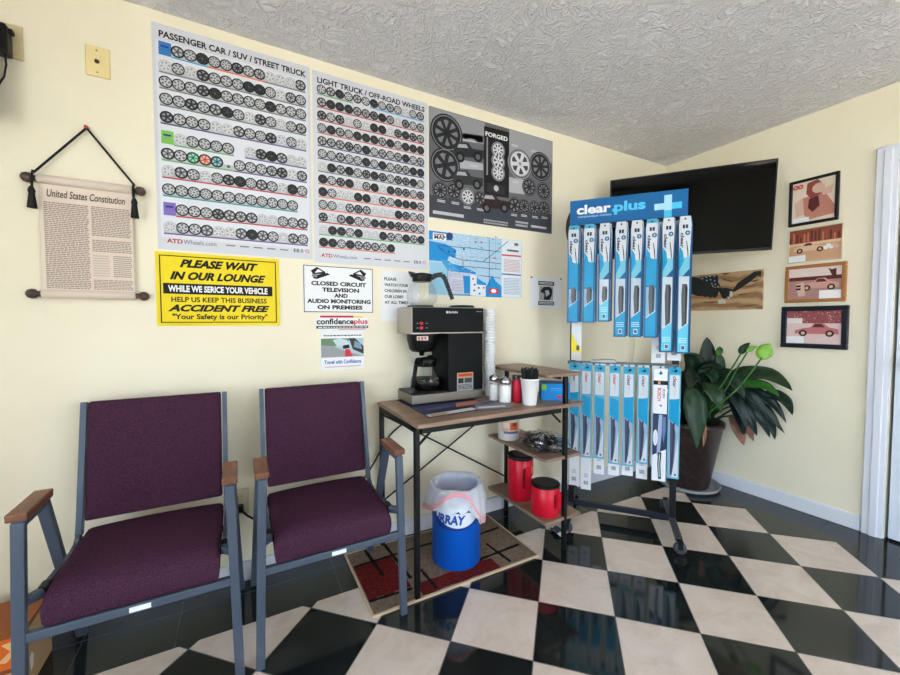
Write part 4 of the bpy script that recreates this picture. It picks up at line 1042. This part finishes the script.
p.add(vs, [(j * 7 + i, j * 7 + i + 1, (j + 1) * 7 + i + 1, (j + 1) * 7 + i) for j in range(4) for i in range(6)], M(62, 66, 82, .35)); p.add([(v[0], v[1], v[2] + .0015) for v in vs[:14]], [(i, i + 1, i + 8, i + 7) for i in range(6)], M(196, 196, 200, .5))
single('wrapper', p, 'crumpled dark wrapper on the floor under the bottom shelf', 'wrapper', (-1.52, -.4, 0))

# ---------------------------------------------------------------- waste bin and liner
TX, TY, TR_ = -2.137, -.327, .12
t = thing('waste_bin', 'round blue waste bin with white lettered band on the rug', 'bin', (TX, TY, .0095))
BLUE = M(8, 92, 200, .35)
MB().lathe([(0, .0), (TR_ - .004, 0), (TR_, .005), (TR_, .358), (TR_ + .004, .362), (TR_ + .004, .372), (TR_ - .006, .372), (TR_ - .006, .01), (0, .008)], BLUE, 48, close=False).build('body', t)
p = MB(); n = 40; fa = 240.7
def onb(a, z, r): b_ = R(fa + a); return (r * math.cos(b_), r * math.sin(b_), z)
def low(a): return .208 + .055 * ((a - 5) / 62.) ** 2
for k in range(n):
    a0, a1 = -85 + 165 * k / n, -85 + 165 * (k + 1) / n
    p.add([onb(a0, low(a0), TR_ + .0006), onb(a1, low(a1), TR_ + .0006), onb(a1, .33, TR_ + .0006), onb(a0, .33, TR_ + .0006)], [(0, 1, 2, 3)], M(222, 228, 238, .4))
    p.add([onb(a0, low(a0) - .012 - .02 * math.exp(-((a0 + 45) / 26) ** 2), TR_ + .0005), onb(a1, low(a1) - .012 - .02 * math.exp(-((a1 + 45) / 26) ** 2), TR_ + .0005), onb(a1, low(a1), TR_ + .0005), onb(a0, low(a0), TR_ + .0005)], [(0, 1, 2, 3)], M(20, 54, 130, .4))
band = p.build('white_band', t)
p = MB(); p.text('MURRAY', 0, 1, 0, 1, 0, M(16, 70, 160, .4), .045, .2, fn=lambda x, y, z: onb(-76 + 98 * x, .222 + .046 * z + .006 * (1 - x), TR_ + .0014))
for a0 in (2, 26): p.add([onb(a0 - 12, .274, TR_ + .0014), onb(a0 + 9, .274, TR_ + .0014), onb(a0 + 3, .288, TR_ + .0014), onb(a0 - 3, .281, TR_ + .0014)], [(0, 1, 2, 3)], M(20, 60, 110, .4))
p.build('lettering', band)
# liner hung over the rim
random.seed(5); FILM = film_material('white_liner_film', (.95, .96, .98, 1), .2)
def drape(a):                                        # how low the skirt hangs, by angle from the viewer's side
    d_ = (math.degrees(a) - fa + 180) % 360 - 180
    return .298 - .078 * math.exp(-((d_ - 52) / 20) ** 2) - .05 * math.exp(-((d_ + 95) / 40) ** 2) + .02 * math.exp(-((d_ - 0) / 30) ** 2) + .007 * math.sin(a * 7)
prof = [(.05, .03), (.108, .04), (.109, .2), (.111, .34), (.113, .376), (.12, .388), (.127, .387), (.13, .37), (.131, .35), (.138, .38), (.14, .36), (.139, .34), (.137, .0)]
def liner(r, z, a, i):
    w_ = .0045 * math.sin(a * 17 + i * .5) + .003 * math.sin(a * 31 - i * .4)
    if i < 5: return r - .004 + min(0, w_) * (i > 0), z
    if i >= 7:
        u = (i - 7) / 5.; zz = .374 + (drape(a) - .374) * u
        d_ = (math.degrees(a) - fa + 180) % 360 - 180
        rr = TR_ + .0115 + .009 * math.sin(u * PI * .8) + .02 * math.exp(-((d_ - 52) / 22) ** 2) * u + .025 * math.exp(-((d_ + 95) / 40) ** 2) * u + w_ * 1.3 * (.3 + u)
        return max(rr, TR_ + .008), zz
    return r + w_ * .5, z + .004 * math.sin(a * 5)
t = thing('bin_liner', 'white plastic liner draped over the rim of the blue bin', 'bag', (TX, TY, .0095))
p = MB(); p.lathe(prof, FILM, 72, fn=liner, close=False); p.build('film', t)
p = MB(); pts = []
for k in range(37):
    d_ = -125 + k * 5.2; a = R(fa + d_); u = .72 - .5 * math.exp(-((d_ + 10) / 40) ** 2) * 0 ; zz = drape(a) + .016 + .055 * math.exp(-((d_ - 6) / 30) ** 2)
    pts.append((d_, (TR_ + .029 + .018 * math.exp(-((d_ - 52) / 22) ** 2) + .02 * math.exp(-((d_ + 95) / 40) ** 2) + .002 * math.sin(k)), zz))
for (d0, r0, z0_), (d1, r1, z1_) in zip(pts, pts[1:]): p.add([onb(d0, z0_ - .01, r0), onb(d1, z1_ - .01, r1), onb(d1, z1_ + .012, r1 - .002), onb(d0, z0_ + .012, r0 - .002)], [(0, 1, 2, 3)], M(230, 160, 168, .5), True)
p.build('drawstring', t, label='pink drawstring')

# ---------------------------------------------------------------- wiper display rack
RC = (-1.0905, -.4575, 0); RA = math.atan2(-.767, .641)
t = thing('wiper_display_rack', 'black wheeled display rack hung with blue wiper packs', 'display rack', RC, RA)
RB = M(24, 27, 33, .4, .2); TEAL = M(2, 98, 160, .4)
for s in (-1, 1):
    x = s * .277
    MB().box(x - .016, x + .016, -.014, .014, .036, 1.9, RB).build('post', t, bevel=.003)
    MB().bar((x, -.232, .056), (x, .232, .056), .034, .022, M(84, 84, 88, .4, .4)).build('foot_bar', t, bevel=.004)
    for sy in (-1, 1):
        yc = sy * .262
        p = MB(); p.lathe([(.006, -.013), (.027, -.013), (.03, -.008), (.03, .008), (.027, .013), (.006, .013)], M(74, 74, 80, .4), 22, (x, yc, .0302), axis='y')
        cs = p.build('caster', t); p = MB(); p.box(x - .012, x + .012, yc - .0165, yc - .0135, .026, .064, RB); p.box(x - .012, x + .012, yc + .0135, yc + .0165, .026, .064, RB); p.box(x - .014, x + .014, yc - .0165, yc + .0165, .061, .065, RB); p.box(x - .012, x + .012, yc - sy * .045, yc - sy * .01, .057, .063, RB); p.build('fork', cs)
MB().box(-.26, .26, -.014, .014, .049, .079, M(30, 36, 50, .4, .3)).build('base_bar', t, bevel=.003)
MB().box(-.305, .305, -.012, .012, 1.74, 1.765, RB).build('hook_bar', t, bevel=.002)
MB().box(-.305, .29, -.026, .014, .925, .945, M(104, 112, 124, .4, .4)).build('hook_bar', t, bevel=.002)
hd = MB().box(-.3, .316, -.026, -.018, 1.762, 1.908, TEAL).build('header_sign', t, bevel=.001)
p = MB(); y = -.0266
p.text('clear', -.262, -.073, 1.822, 1.877, y, WHITE, .035); p.text('plus', -.056, .108, 1.803, 1.877, y, M(84, 196, 240, .4), .035); p.text('WINDSHIELD WIPERS', -.256, -.07, 1.803, 1.812, y, M(190, 220, 240, .4), .01)
p.rect(-.068, -.05, 1.826, 1.833, y, M(84, 196, 240, .4)); p.rect(-.0625, -.0555, 1.8205, 1.8385, y - .0002, M(84, 196, 240, .4)); p.build('lettering', hd)
p = MB(); PC = M(172, 222, 240, .4)
p.rect(.152, .286, 1.806, 1.841, y, PC); p.rect(.2, .238, 1.762, 1.885, y - .0004, PC); p.rect(.238, .286, 1.806, 1.841, y - .0008, M(70, 196, 236, .4)); p.rect(.2, .238, 1.762, 1.8, y - .0008, M(70, 196, 236, .4)); p.build('plus_symbol', hd)
UX = [-.266, -.180, -.097, -.012, .066, .141, .219, .294]; LX = [-.26, -.1915, -.1195, -.039, .035, .109, .193, .262]
for x in UX: MB().tube([(x, -.01, 1.742), (x, -.06, 1.728), (x, -.1, 1.729), (x, -.108, 1.738)], .0032, RB, 6).build('hook', t)
for x in LX: MB().tube([(x, -.02, .93), (x, -.088, .93), (x, -.095, .938)], .0032, RB, 6).build('hook', t)
def place(x, y, z):                                  # rack coordinates to the room
    c_, s_ = math.cos(RA), math.sin(RA); return (RC[0] + x * c_ - y * s_, RC[1] + x * s_ + y * c_, z)
PW = M(204, 208, 214, .3); CY = M(0, 146, 196, .3); DB = M(0, 78, 128, .3); SKY = M(110, 184, 208, .3); WIN = M(84, 88, 94, .25); WIND = M(44, 48, 54, .25)
def upper_pack(L, style):
    """origin at the hook hole, hangs down local -z, front is -y"""
    w = .0325; p = MB(); side = (M(0, 104, 158, .3), DB, M(0, 88, 142, .3))[style]
    p.prism([(-w * .76, .018), (w * .76, .018), (w, -.03), (w, -L), (-w, -L), (-w, -.03)], -.012, 0, side)
    y = -.0126; W2 = w * .74
    
    p.flat([(-w * .73, .016), (w * .73, .016), (w * .9, -.03), (W2, -.2), (-W2, -.2), (-w * .9, -.03)], y, PW)
    if style == 0: p.rect(-w * .74, w * .74, -.006, .015, y - .0002, M(60, 170, 200, .3))
    p.flat([(-W2, -.2), (W2, -.2), (W2, -.26), (-W2, -.32)], y, (CY, SKY, SKY)[style]); p.flat([(-W2, -.2), (-W2, -.14), (-W2 * .3, -.17), (-W2 * .1, -.22), (-W2, -.27)], y - .0003, CY)
    if style == 0: p.flat([(-W2, -.18), (W2, -.21), (W2, -.36), (-W2, -.34)], y - .0004, CY)
    b0 = -L * .80
    p.rect(-W2, W2, b0 - .01, -.3 if style else -.35, y - .0001, (M(136, 170, 190, .3), M(190, 200, 210, .3), M(176, 190, 202, .3))[style])
    p.flat([(-.008, -.34), (.014, -.34), (.018, -.36), (.016, b0), (-.006, b0), (-.012, -.4)], y - .0005, WIN); p.flat([(.006, -.34), (.018, -.36), (.015, b0), (.01, b0)], y - .0008, WIND)
    p.flat([(-W2, b0 - .02), (W2, b0 + .02), (W2, -L + .008), (-W2, -L + .008)], y - .0010, CY if style != 1 else M(96, 190, 220, .3)); p.flat([(-W2, b0 - .015), (W2, b0 + .025), (W2, b0 + .02), (-W2, b0 - .02)], y - .0012, PW)
    if style: p.rect(-.009, .011, -L + .018, -L + .045, y - .0014, PW); p.rect(-.006, .008, -L + .022, -L + .04, y - .0016, M(60, 90, 110, .4)); scribble(p, -.02, .02, -L + .055, -L + .085, 3, M(190, 225, 238, .4), y - .0014, .4)
    p.text('clear', -.021, -.004, -.15, -.07, y - .0006, M(36, 48, 70, .4), .035, down=True)
    for k in range(2): p.rect(-.012 + k * .014, -.001 + k * .014, -.048, -.028, y - .0006, M(30, 44, 70, .4))
    p.disc(.012, -.072, .0125, y - .0006, M(24, 100, 150, .4), 14); p.rect(.006, .018, -.0735, -.0705, y - .0009, PW); p.rect(.0105, .0135, -.078, -.066, y - .001, PW)
    p.flat([(.006, -.115), (.009, -.113), (.016, -.16), (.018, -.2), (.014, -.2), (.011, -.16)], y - .0006, INK)
    p.disc(0, .002, .005, y - .0006, INK, 10)
    return p
def lower_pack(L, red):
    w = .0295; p = MB(); p.box(-w, w, -.011, 0, -L, .014, M(96, 168, 196, .3)); y = -.0116; W2 = w * .78
    p.rect(-w * .9, w * .9, -.022, .012, y, M(20, 156, 196, .3)); p.flat([(-.016, .0), (-.002, -.007), (0, .003), (.01, .001), (.014, -.005), (.006, -.012), (-.006, -.01)], y - .0004, INK)
    p.rect(-W2, W2, -.16, -.028, y, PW); p.text('clear', -.009, .01, -.095, -.034, y - .0005, M(170, 60, 80, .4) if red else M(56, 60, 84, .4), .02, down=True); p.text('plus', -.007, .008, -.142, -.1, y - .0005, M(160, 190, 206, .4), down=True)
    a, b_ = -.165, -.27
    p.flat([(-W2, a), (W2, a - .02 if red else a + .01), (W2, b_ - .04), (-W2, b_)], y - .0003, CY)
    p.rect(-W2, W2, -L + .01, b_ + .02, y - .0001, M(150, 166, 190, .3)); p.flat([(-W2 * .8, b_ - .005), (W2 * .1, b_ - .04), (W2 * .4, -.35), (-.0, -L + .02), (-W2 * .6, -L + .02)], y - .0005, M(70, 82, 106, .25))
    p.flat([(-.004, b_ - .02), (.004, b_ - .02), (.002, -.38), (-.008, -L + .03), (-.012, -L + .03), (-.004, -.38)], y - .0008, M(34, 42, 60, .3)); p.flat([(W2, -.36), (W2, -L + .01), (-W2 * .3, -L + .01)], y - .0007, PW); p.rect(.006, .016, -L + .018, -L + .03, y - .0010, M(90, 96, 120, .4))
    return p
def white_pack(L, yellow=False, w=.029):
    p = MB(); p.box(-w, w, -.01, 0, -L, .012, M(226, 228, 234, .45)); y = -.0106
    if yellow:
        p.flat([(-w, -L + .17), (-w * .2, -L + .12), (w, -L + .07), (w, -L + .05), (-w, -L + .05)], y, M(236, 214, 40, .4)); p.rect(0, w * .6, -L + .06, -L + .09, y - .0004, M(70, 80, 100, .4))
        p.rect(-w, w, -L, -L + .05, y, M(214, 206, 196, .45))
    else:
        p.rect(-.012, .012, -L + .03, -L + .052, y, M(96, 98, 112, .4))
        for k in range(5): p.rect(-.01 + k * .0045, -.0085 + k * .0045, -L + .031, -L + .051, y - .0004, WHITE)
        scribble(p, -.012, .014, -L + .075, -L + .1, 3, M(150, 152, 166, .5), y, .4)
    return p
ORD = ('first', 'second', 'third', 'fourth', 'fifth', 'sixth', 'seventh', 'last')
lens = [.545, .545, .54, .625, .625, .628, .705, .71]; style = [0, 0, 1, 2, 2, 0, 1, 1]
cache = {}
FD = -.1                                              # how far out the front packs hang
tiltz = R(0)
for i, x in enumerate(UX):
    k = (lens[i], style[i]); off = FD
    mb = upper_pack(*k); o = single('wiper_pack', mb, 'front blue wiper pack, %s from the left in the rack\'s upper row' % ORD[i], 'wiper pack', place(x - .006 if i < 7 else x - .004, off, 1.724), RA + R((3, 2, -2, 1, 2, -1, 2, 4)[i]), 'wiper packs on the upper row')
    for j in range(2):
        mb2 = upper_pack(lens[i] - .004 * (j + 1), 0 if style[i] == 0 else 1)
        if i == 0 and j == 0: base = None
        o2 = single('wiper_pack', mb2, '%s blue wiper pack hanging behind the %s front pack of the upper row' % (('middle', 'rearmost')[j], ORD[i]), 'wiper pack', place(x + .004 + .002 * j, off + .025 * (j + 1), 1.724 - .003 * j), RA, 'wiper packs on the upper row')
llen = [.52, .54, .535, .555, .555, .53, .6, .6]
for i, x in enumerate(LX):
    if i == 6: continue
    single('wiper_pack', lower_pack(llen[i], i in (1, 2, 3)), 'front wiper pack, %s from the left in the rack\'s lower row' % ORD[i], 'wiper pack', place(x, -.078, .925 - (0, .004, .006, .008, .01, .01, .01, .004)[i]), RA, 'wiper packs on the lower row')
clen = {0: .735, 1: .75, 2: .645, 3: .64, 4: .632, 5: .64}
for i, L_ in clen.items():
    single('wiper_pack', white_pack(L_), 'long white wiper pack behind the %s front pack of the lower row' % ORD[i], 'wiper pack', place(LX[i] + .002, -.045, .925), RA, 'wiper packs on the lower row')
# the wider white pack in the lower row
p = MB(); w = .034; L_ = .612
p.box(-w, w, -.013, 0, -L_, .014, M(226, 230, 238, .35)); y = -.0136
p.rect(-w, w, -.075, -.052, y, INK); p.rect(-.012, .0, -.072, -.056, y - .0004, M(206, 150, 110, .4)); p.text('BOSCH', -.014, .004, -.165, -.092, y, M(206, 30, 40, .4), .025, down=True); p.text('ICON', .012, .023, -.145, -.098, y, INK, .02, down=True)
p.flat([(-.012, -.012), (.0, -.02), (.012, -.012), (.006, -.006), (.002, .004), (-.002, .004), (-.004, -.008)], y, M(20, 90, 110, .4)); p.disc(.004, -.19, .006, y, MIDW, 10)
p.flat([(-w, -.235), (w, -.235), (w, -.43), (-w, -.47)], y - .0002, M(44, 62, 96, .25)); p.flat([(-.004, -.24), (.012, -.24), (.01, -.36), (.002, -.47), (-.012, -.47), (-.01, -.36)], y - .0006, M(156, 170, 200, .25)); p.flat([(.014, -.25), (.03, -.25), (.03, -.33), (.02, -.4), (.012, -.34)], y - .0006, M(96, 120, 160, .25))
p.disc(-.02, -.37, .012, y - .0007, M(214, 220, 230, .2), 16, .045); p.flat([(-.006, -.45), (.012, -.45), (.008, -.52), (.012, -.6), (-.002, -.6), (-.008, -.52)], y - .0008, M(40, 46, 64, .3)); p.flat([(.0, -.46), (.004, -.46), (.002, -.52), (.005, -.59), (.001, -.59), (-.002, -.52)], y - .001, M(200, 206, 216, .3))
single('wiper_pack', p, 'wide white wiper pack with red lettering in the lower row', 'wiper pack', place(LX[6], -.08, .912), RA, 'wiper packs on the lower row')
single('wiper_pack', white_pack(.55, w=.03), 'long pale wiper pack behind the white red-lettered pack', 'wiper pack', place(LX[6] - .008, -.05, .925), RA, 'wiper packs on the lower row')
single('wiper_pack', white_pack(.772, True), 'white and yellow wiper pack hanging below the first upper pack', 'wiper pack', place(UX[0] + .012, -.03, 1.724), RA, 'wiper packs on the upper row')
single('wiper_pack', white_pack(.772, w=.034), 'long white wiper pack showing below the seventh upper pack', 'wiper pack', place(.185, -.034, 1.724), RA, 'wiper packs on the upper row')
single('wiper_pack', white_pack(.755, w=.033), 'long white wiper pack showing below the last upper pack', 'wiper pack', place(.262, -.032, 1.724), RA, 'wiper packs on the upper row')
p = MB(); p.box(-.1, .04, -.045, .045, 0, .008, M(200, 202, 206, .5)); p.box(-.05, .03, -.04, .03, .0082, .014, M(186, 188, 192, .5))
single('paper_stack', p, 'small flat pale papers lying on the lower rack bar', 'papers', place(-.07, .0, .9455), RA)

# ---------------------------------------------------------------- plant
PX, PY = -.228, -.36
p = MB(); p.lathe([(0, 0), (.165, 0), (.19, .008), (.202, .03), (.197, .032), (.182, .014), (.15, .01), (0, .01)], M(150, 152, 156, .35), 48, close=False)
single('pot_saucer', p, 'grey plastic saucer under the plant pot', 'saucer', (PX, PY, .0005))
t = thing('potted_plant', 'peace lily with large dark leaves in a brown pot by the corner', 'plant', (PX, PY, .011))
tp = NT('mottled_brown_pot'); cc = tp.coord(); v = tp.n('ShaderNodeTexVoronoi', Scale=16.); v.feature = 'DISTANCE_TO_EDGE'; tp.l(cc, v.inputs['Vector'])
tp.l(tp.ramp(v.outputs['Distance'], [(.0, rgb(84, 66, 60)), (.05, rgb(52, 38, 37))]), tp.b.inputs['Base Color']); POT = tp.set(Roughness=.35)
MB().lathe([(0, 0), (.125, 0), (.13, .004), (.204, .425), (.209, .428), (.2165, .44), (.2165, .468), (.207, .473), (.188, .468), (.178, .43), (0, .425)], POT, 48, close=False).build('pot', t)
MB().lathe([(0, .44), (.178, .434)], M(48, 34, 26, .95), 32, close=False).build('soil', t)
LF = [leaf_material('dark_leaf', (12, 30, 19), (24, 48, 31)), leaf_material('mid_leaf', (20, 46, 24), (36, 68, 38)), leaf_material('bright_leaf', (36, 84, 30), (58, 116, 44)), leaf_material('blue_leaf', (14, 28, 27), (30, 48, 47), .3), leaf_material('dry_leaf', (112, 76, 56), (146, 104, 82), .7), leaf_material('spathe', (104, 160, 50), (150, 196, 84))]
def leaf(base, mid, tip, width, m, face=(-.6, -.7, .4), name='leaf', stalk=None, fold=.25, off=(0, 0, 0)):
    b0, b1, b2 = (Vector(q) - Vector((PX, PY, .011)) for q in (base, mid, tip)); F = Vector(face).normalized(); n = 14; vs = []
    c1 = 2 * b1 - .5 * (b0 + b2)
    for i in range(n + 1):
        u = i / n; P_ = (1 - u) ** 2 * b0 + 2 * u * (1 - u) * c1 + u * u * b2; T_ = (2 * (1 - u) * (c1 - b0) + 2 * u * (b2 - c1)).normalized()
        sd = T_.cross(F); sd.normalize(); nr = sd.cross(T_).normalized()
        wd = width * .5 * (math.sin(PI * min(1, u * .97 + .03) ** .78) ** .8) * (1 if u < .98 else .2)
        for k, s_ in enumerate((-1, -.5, 0, .5, 1)):
            vs.append(P_ + sd * (wd * s_) + nr * (-wd * fold * abs(s_) * -1 + .06 * wd * math.sin(u * 16 + s_ * 3)))
    fs = [(i * 5 + k, i * 5 + k + 1, (i + 1) * 5 + k + 1, (i + 1) * 5 + k) for i in range(n) for k in range(4)]
    p = MB(); p.add(vs, fs, m, True)
    if stalk:
        s0 = Vector(stalk) - Vector((PX, PY, .011)); p.tube([s0, (s0 + b0) / 2 + Vector((0, 0, .02)), b0], [.006, .005, .004], LF[1], 8)
    o = p.build(name, t); sol = o.modifiers.new('thick', 'SOLIDIFY'); sol.thickness = .0012; sol.offset = 0
    return o
def soil(dx=0, dy=0): return (PX + dx, PY + dy, .46)
# the leaves that can be told apart in the photograph
leaf((-.12, -.52, .69), (-.075, -.70, .828), (-.135, -.915, .765), .165, LF[1], (-.5, -.5, .75), stalk=soil(.05, -.05))
leaf((-.17, -.62, .75), (-.15, -.75, .777), (-.155, -.86, .722), .085, LF[2], (-.5, -.5, .75), stalk=soil(.03, -.08))
leaf((-.12, -.76, .707), (-.09, -.84, .704), (-.15, -.925, .62), .09, LF[0], (-.5, -.5, .7), stalk=soil(.06, -.1))
leaf((-.168, -.448, .80), (-.171, -.44, .96), (-.169, -.436, 1.075), .105, LF[0], (-.7, -.75, .1), stalk=soil(0, 0))
leaf((-.10, -.45, .79), (-.06, -.45, .89), (-.075, -.44, .975), .1, LF[1], (-.7, -.75, .1), stalk=soil(.04, 0))
leaf((-.216, -.43, .776), (-.27, -.40, .90), (-.365, -.39, .955), .14, LF[0], (-.6, -.75, -.1), stalk=soil(-.03, -.02))
leaf((-.46, -.50, .75), (-.50, -.55, .60), (-.505, -.573, .37), .14, LF[1], (-.65, -.75, .2), stalk=soil(-.08, -.06))
leaf((-.36, -.48, .80), (-.43, -.47, .74), (-.50, -.50, .62), .12, LF[0], (-.5, -.7, .5), stalk=soil(-.05, -.03))
leaf((-.345, -.526, .78), (-.396, -.615, .72), (-.37, -.64, .60), .11, LF[1], (-.5, -.7, .5), stalk=soil(-.04, -.06))
leaf((-.233, -.528, .787), (-.253, -.63, .815), (-.227, -.707, .681), .12, LF[0], (-.5, -.6, .6), stalk=soil(0, -.05))
leaf((-.30, -.46, .80), (-.40, -.47, .82), (-.47, -.50, .74), .12, LF[0], (-.4, -.6, .7), stalk=soil(-.05, -.02))
for a in (((-.113, -.656, .69), (-.143, -.755, .64), (-.067, -.86, .478)), ((-.172, -.624, .70), (-.173, -.742, .60), (-.091, -.792, .438)), ((-.172, -.60, .70), (-.229, -.711, .60), (-.164, -.752, .45)),
          ((-.146, -.582, .66), (-.212, -.663, .573), (-.181, -.689, .43)), ((-.114, -.657, .66), (-.116, -.773, .566), (-.063, -.808, .425)), ((-.09, -.60, .70), (-.10, -.72, .66), (-.05, -.83, .52)),
          ((-.20, -.58, .72), (-.26, -.68, .66), (-.25, -.73, .50)), ((-.15, -.60, .74), (-.19, -.73, .70), (-.14, -.80, .56)), ((-.12, -.64, .74), (-.12, -.78, .69), (-.08, -.87, .55))):
    leaf(*a, random.uniform(.065, .09), LF[3], (-.6, -.7, .35), stalk=soil(random.uniform(-.02, .06), random.uniform(-.1, -.03)), fold=.5)
leaf((-.15, -.60, .55), (-.20, -.66, .48), (-.185, -.69, .375), .085, LF[4], (-.6, -.7, .3), name='dry_leaf', stalk=soil(.03, -.1))
leaf((-.14, -.63, .56), (-.16, -.69, .50), (-.13, -.72, .40), .06, LF[4], (-.6, -.7, .3), name='dry_leaf', stalk=soil(.04, -.1))
leaf((-.379, -.517, .561), (-.41, -.561, .475), (-.418, -.562, .364), .035, LF[4], (-.65, -.75, .2), name='dry_leaf', stalk=soil(-.07, -.08))
# leaves filling the middle and the side towards the corner
random.seed(3)
for k in range(20):
    a = R(150 + k * 17 + random.uniform(-8, 8)); r1 = random.uniform(.1, .17); r2 = r1 + random.uniform(.06, .13)
    def cl(x, y, z): return (min(x, -.03), min(y, -.03), z)
    z1 = random.uniform(.62, .84)
    leaf(cl(PX + .5 * r1 * math.cos(a), PY + .5 * r1 * math.sin(a), z1 - .06), cl(PX + r1 * math.cos(a), PY + r1 * math.sin(a), z1 + .03), cl(PX + r2 * math.cos(a), PY + r2 * math.sin(a), z1 - random.uniform(.08, .2)),
         random.uniform(.08, .12), LF[random.choice((0, 0, 0, 1, 3))], (-.4 + .3 * math.cos(a), -.5 + .3 * math.sin(a), .6), stalk=soil(.04 * math.cos(a), .04 * math.sin(a)))
# three pale spathes on long stalks
for st_, (b0, b1, b2), wd, m in (([soil(-.1, -.1), (-.43, -.60, .60), (-.399, -.746, .779), (-.292, -.819, .965)], ((-.296, -.816, .957), (-.268, -.829, 1.012), (-.24, -.842, 1.048)), .085, LF[5]),
                                 ([soil(-.04, -.06), (-.344, -.641, .733), (-.335, -.697, .867), (-.297, -.745, .996)], ((-.295, -.746, .997), (-.273, -.757, 1.02), (-.24, -.775, 1.03)), .032, LF[5]),
                                 ([soil(-.03, -.04), (-.366, -.628, .758), (-.357, -.684, .88), (-.302, -.709, .98)], ((-.3, -.71, .98), (-.282, -.718, 1.018), (-.245, -.735, 1.052)), .045, LF[1])):
    p = MB(); p.tube(smooth([tuple(Vector(q) - Vector((PX, PY, .011))) for q in st_], 5), .0045, LF[2], 8); p.build('flower_stalk', t)
    leaf(b0, b1, b2, wd, m, (-.75, -.6, .3), name='spathe', fold=-.3)
leaf((-.168, -.50, .95), (-.15, -.51, .985), (-.13, -.50, 1.01), .045, LF[2], (-.7, -.7, .2), stalk=soil(0, -.02))

# ---------------------------------------------------------------- light
W_ = bpy.data.worlds.new('daylight'); S.world = W_; W_.use_nodes = True
bg = W_.node_tree.nodes['Background']; bg.inputs[0].default_value = (.66, .83, 1, 1); bg.inputs[1].default_value = 7.
single('pavement', MB().box(-40, 20, -40, 20, -.4, -.35, M(170, 168, 160, .9)), None, None, kind='structure')
def portal(name, loc, rot, sx, sy):
    l = bpy.data.lights.new(name, 'AREA'); l.shape = 'RECTANGLE'; l.size = sx; l.size_y = sy; l.cycles.is_portal = True
    o = bpy.data.objects.new(name, l); COL.objects.link(o); o.location = loc; o.rotation_euler = rot
portal('portal', (XL - T - .01, -2.85, 1.29), (0, R(-90), 0), 1.98, 3.1)
portal('portal', (-1.35, YF - T - .01, 1.185), (R(90), 0, 0), 1.9, 2.13)
# unseen ceiling lamp, added in the rear of the room as warm fill
def fill_lamp(x, y, power):
    t = thing('added_fill_lamp', None, None, (x, y, H)); t['kind'] = 'structure'
    MB().box(-.6, .6, -.15, .15, -.05, 0, TRIM).build('housing', t)
    e = NT('fill_lamp_diffuser'); e.b.inputs['Emission Color'].default_value = (1, .9, .76, 1); e.b.inputs['Emission Strength'].default_value = power
    MB().box(-.58, .58, -.13, .13, -.056, -.05, e.m).build('diffuser', t)
fill_lamp(-1.7, -3.2, 8)
sl = bpy.data.lights.new('sun', 'SUN'); sl.energy = 34; sl.angle = R(1); sl.color = (1, .95, .86)
so = bpy.data.objects.new('sun', sl); COL.objects.link(so); so.rotation_euler = Vector((.14, .45, -1)).to_track_quat('-Z', 'Y').to_euler()

# ---------------------------------------------------------------- camera
cam = bpy.data.cameras.new('camera'); co = bpy.data.objects.new('camera', cam); COL.objects.link(co)
yaw, pitch, roll = 0.4959234927, 0.0414533249, -0.0012555251
f = Vector((math.sin(yaw) * math.cos(pitch), math.cos(yaw) * math.cos(pitch), -math.sin(pitch)))
r = Vector((math.cos(yaw), -math.sin(yaw), 0)); u = r.cross(f)
r2 = math.cos(roll) * r + math.sin(roll) * u; u2 = -math.sin(roll) * r + math.cos(roll) * u
m = Matrix(((r2.x, u2.x, -f.x, -3.0706739), (r2.y, u2.y, -f.y, -1.9896717), (r2.z, u2.z, -f.z, 1.1876299), (0, 0, 0, 1)))
co.matrix_world = m; cam.sensor_width = 36; cam.lens = 389.8649 / 900 * 36; cam.clip_start = .02
S.camera = co
S.view_settings.view_transform = 'Standard'; S.view_settings.look = 'None'; S.view_settings.exposure = .2; S.view_settings.gamma = 1; S.view_settings.use_curve_mapping = False
S.cycles.max_bounces = 10; S.cycles.diffuse_bounces = 5; S.cycles.transparent_max_bounces = 16; S.cycles.sample_clamp_indirect = 8
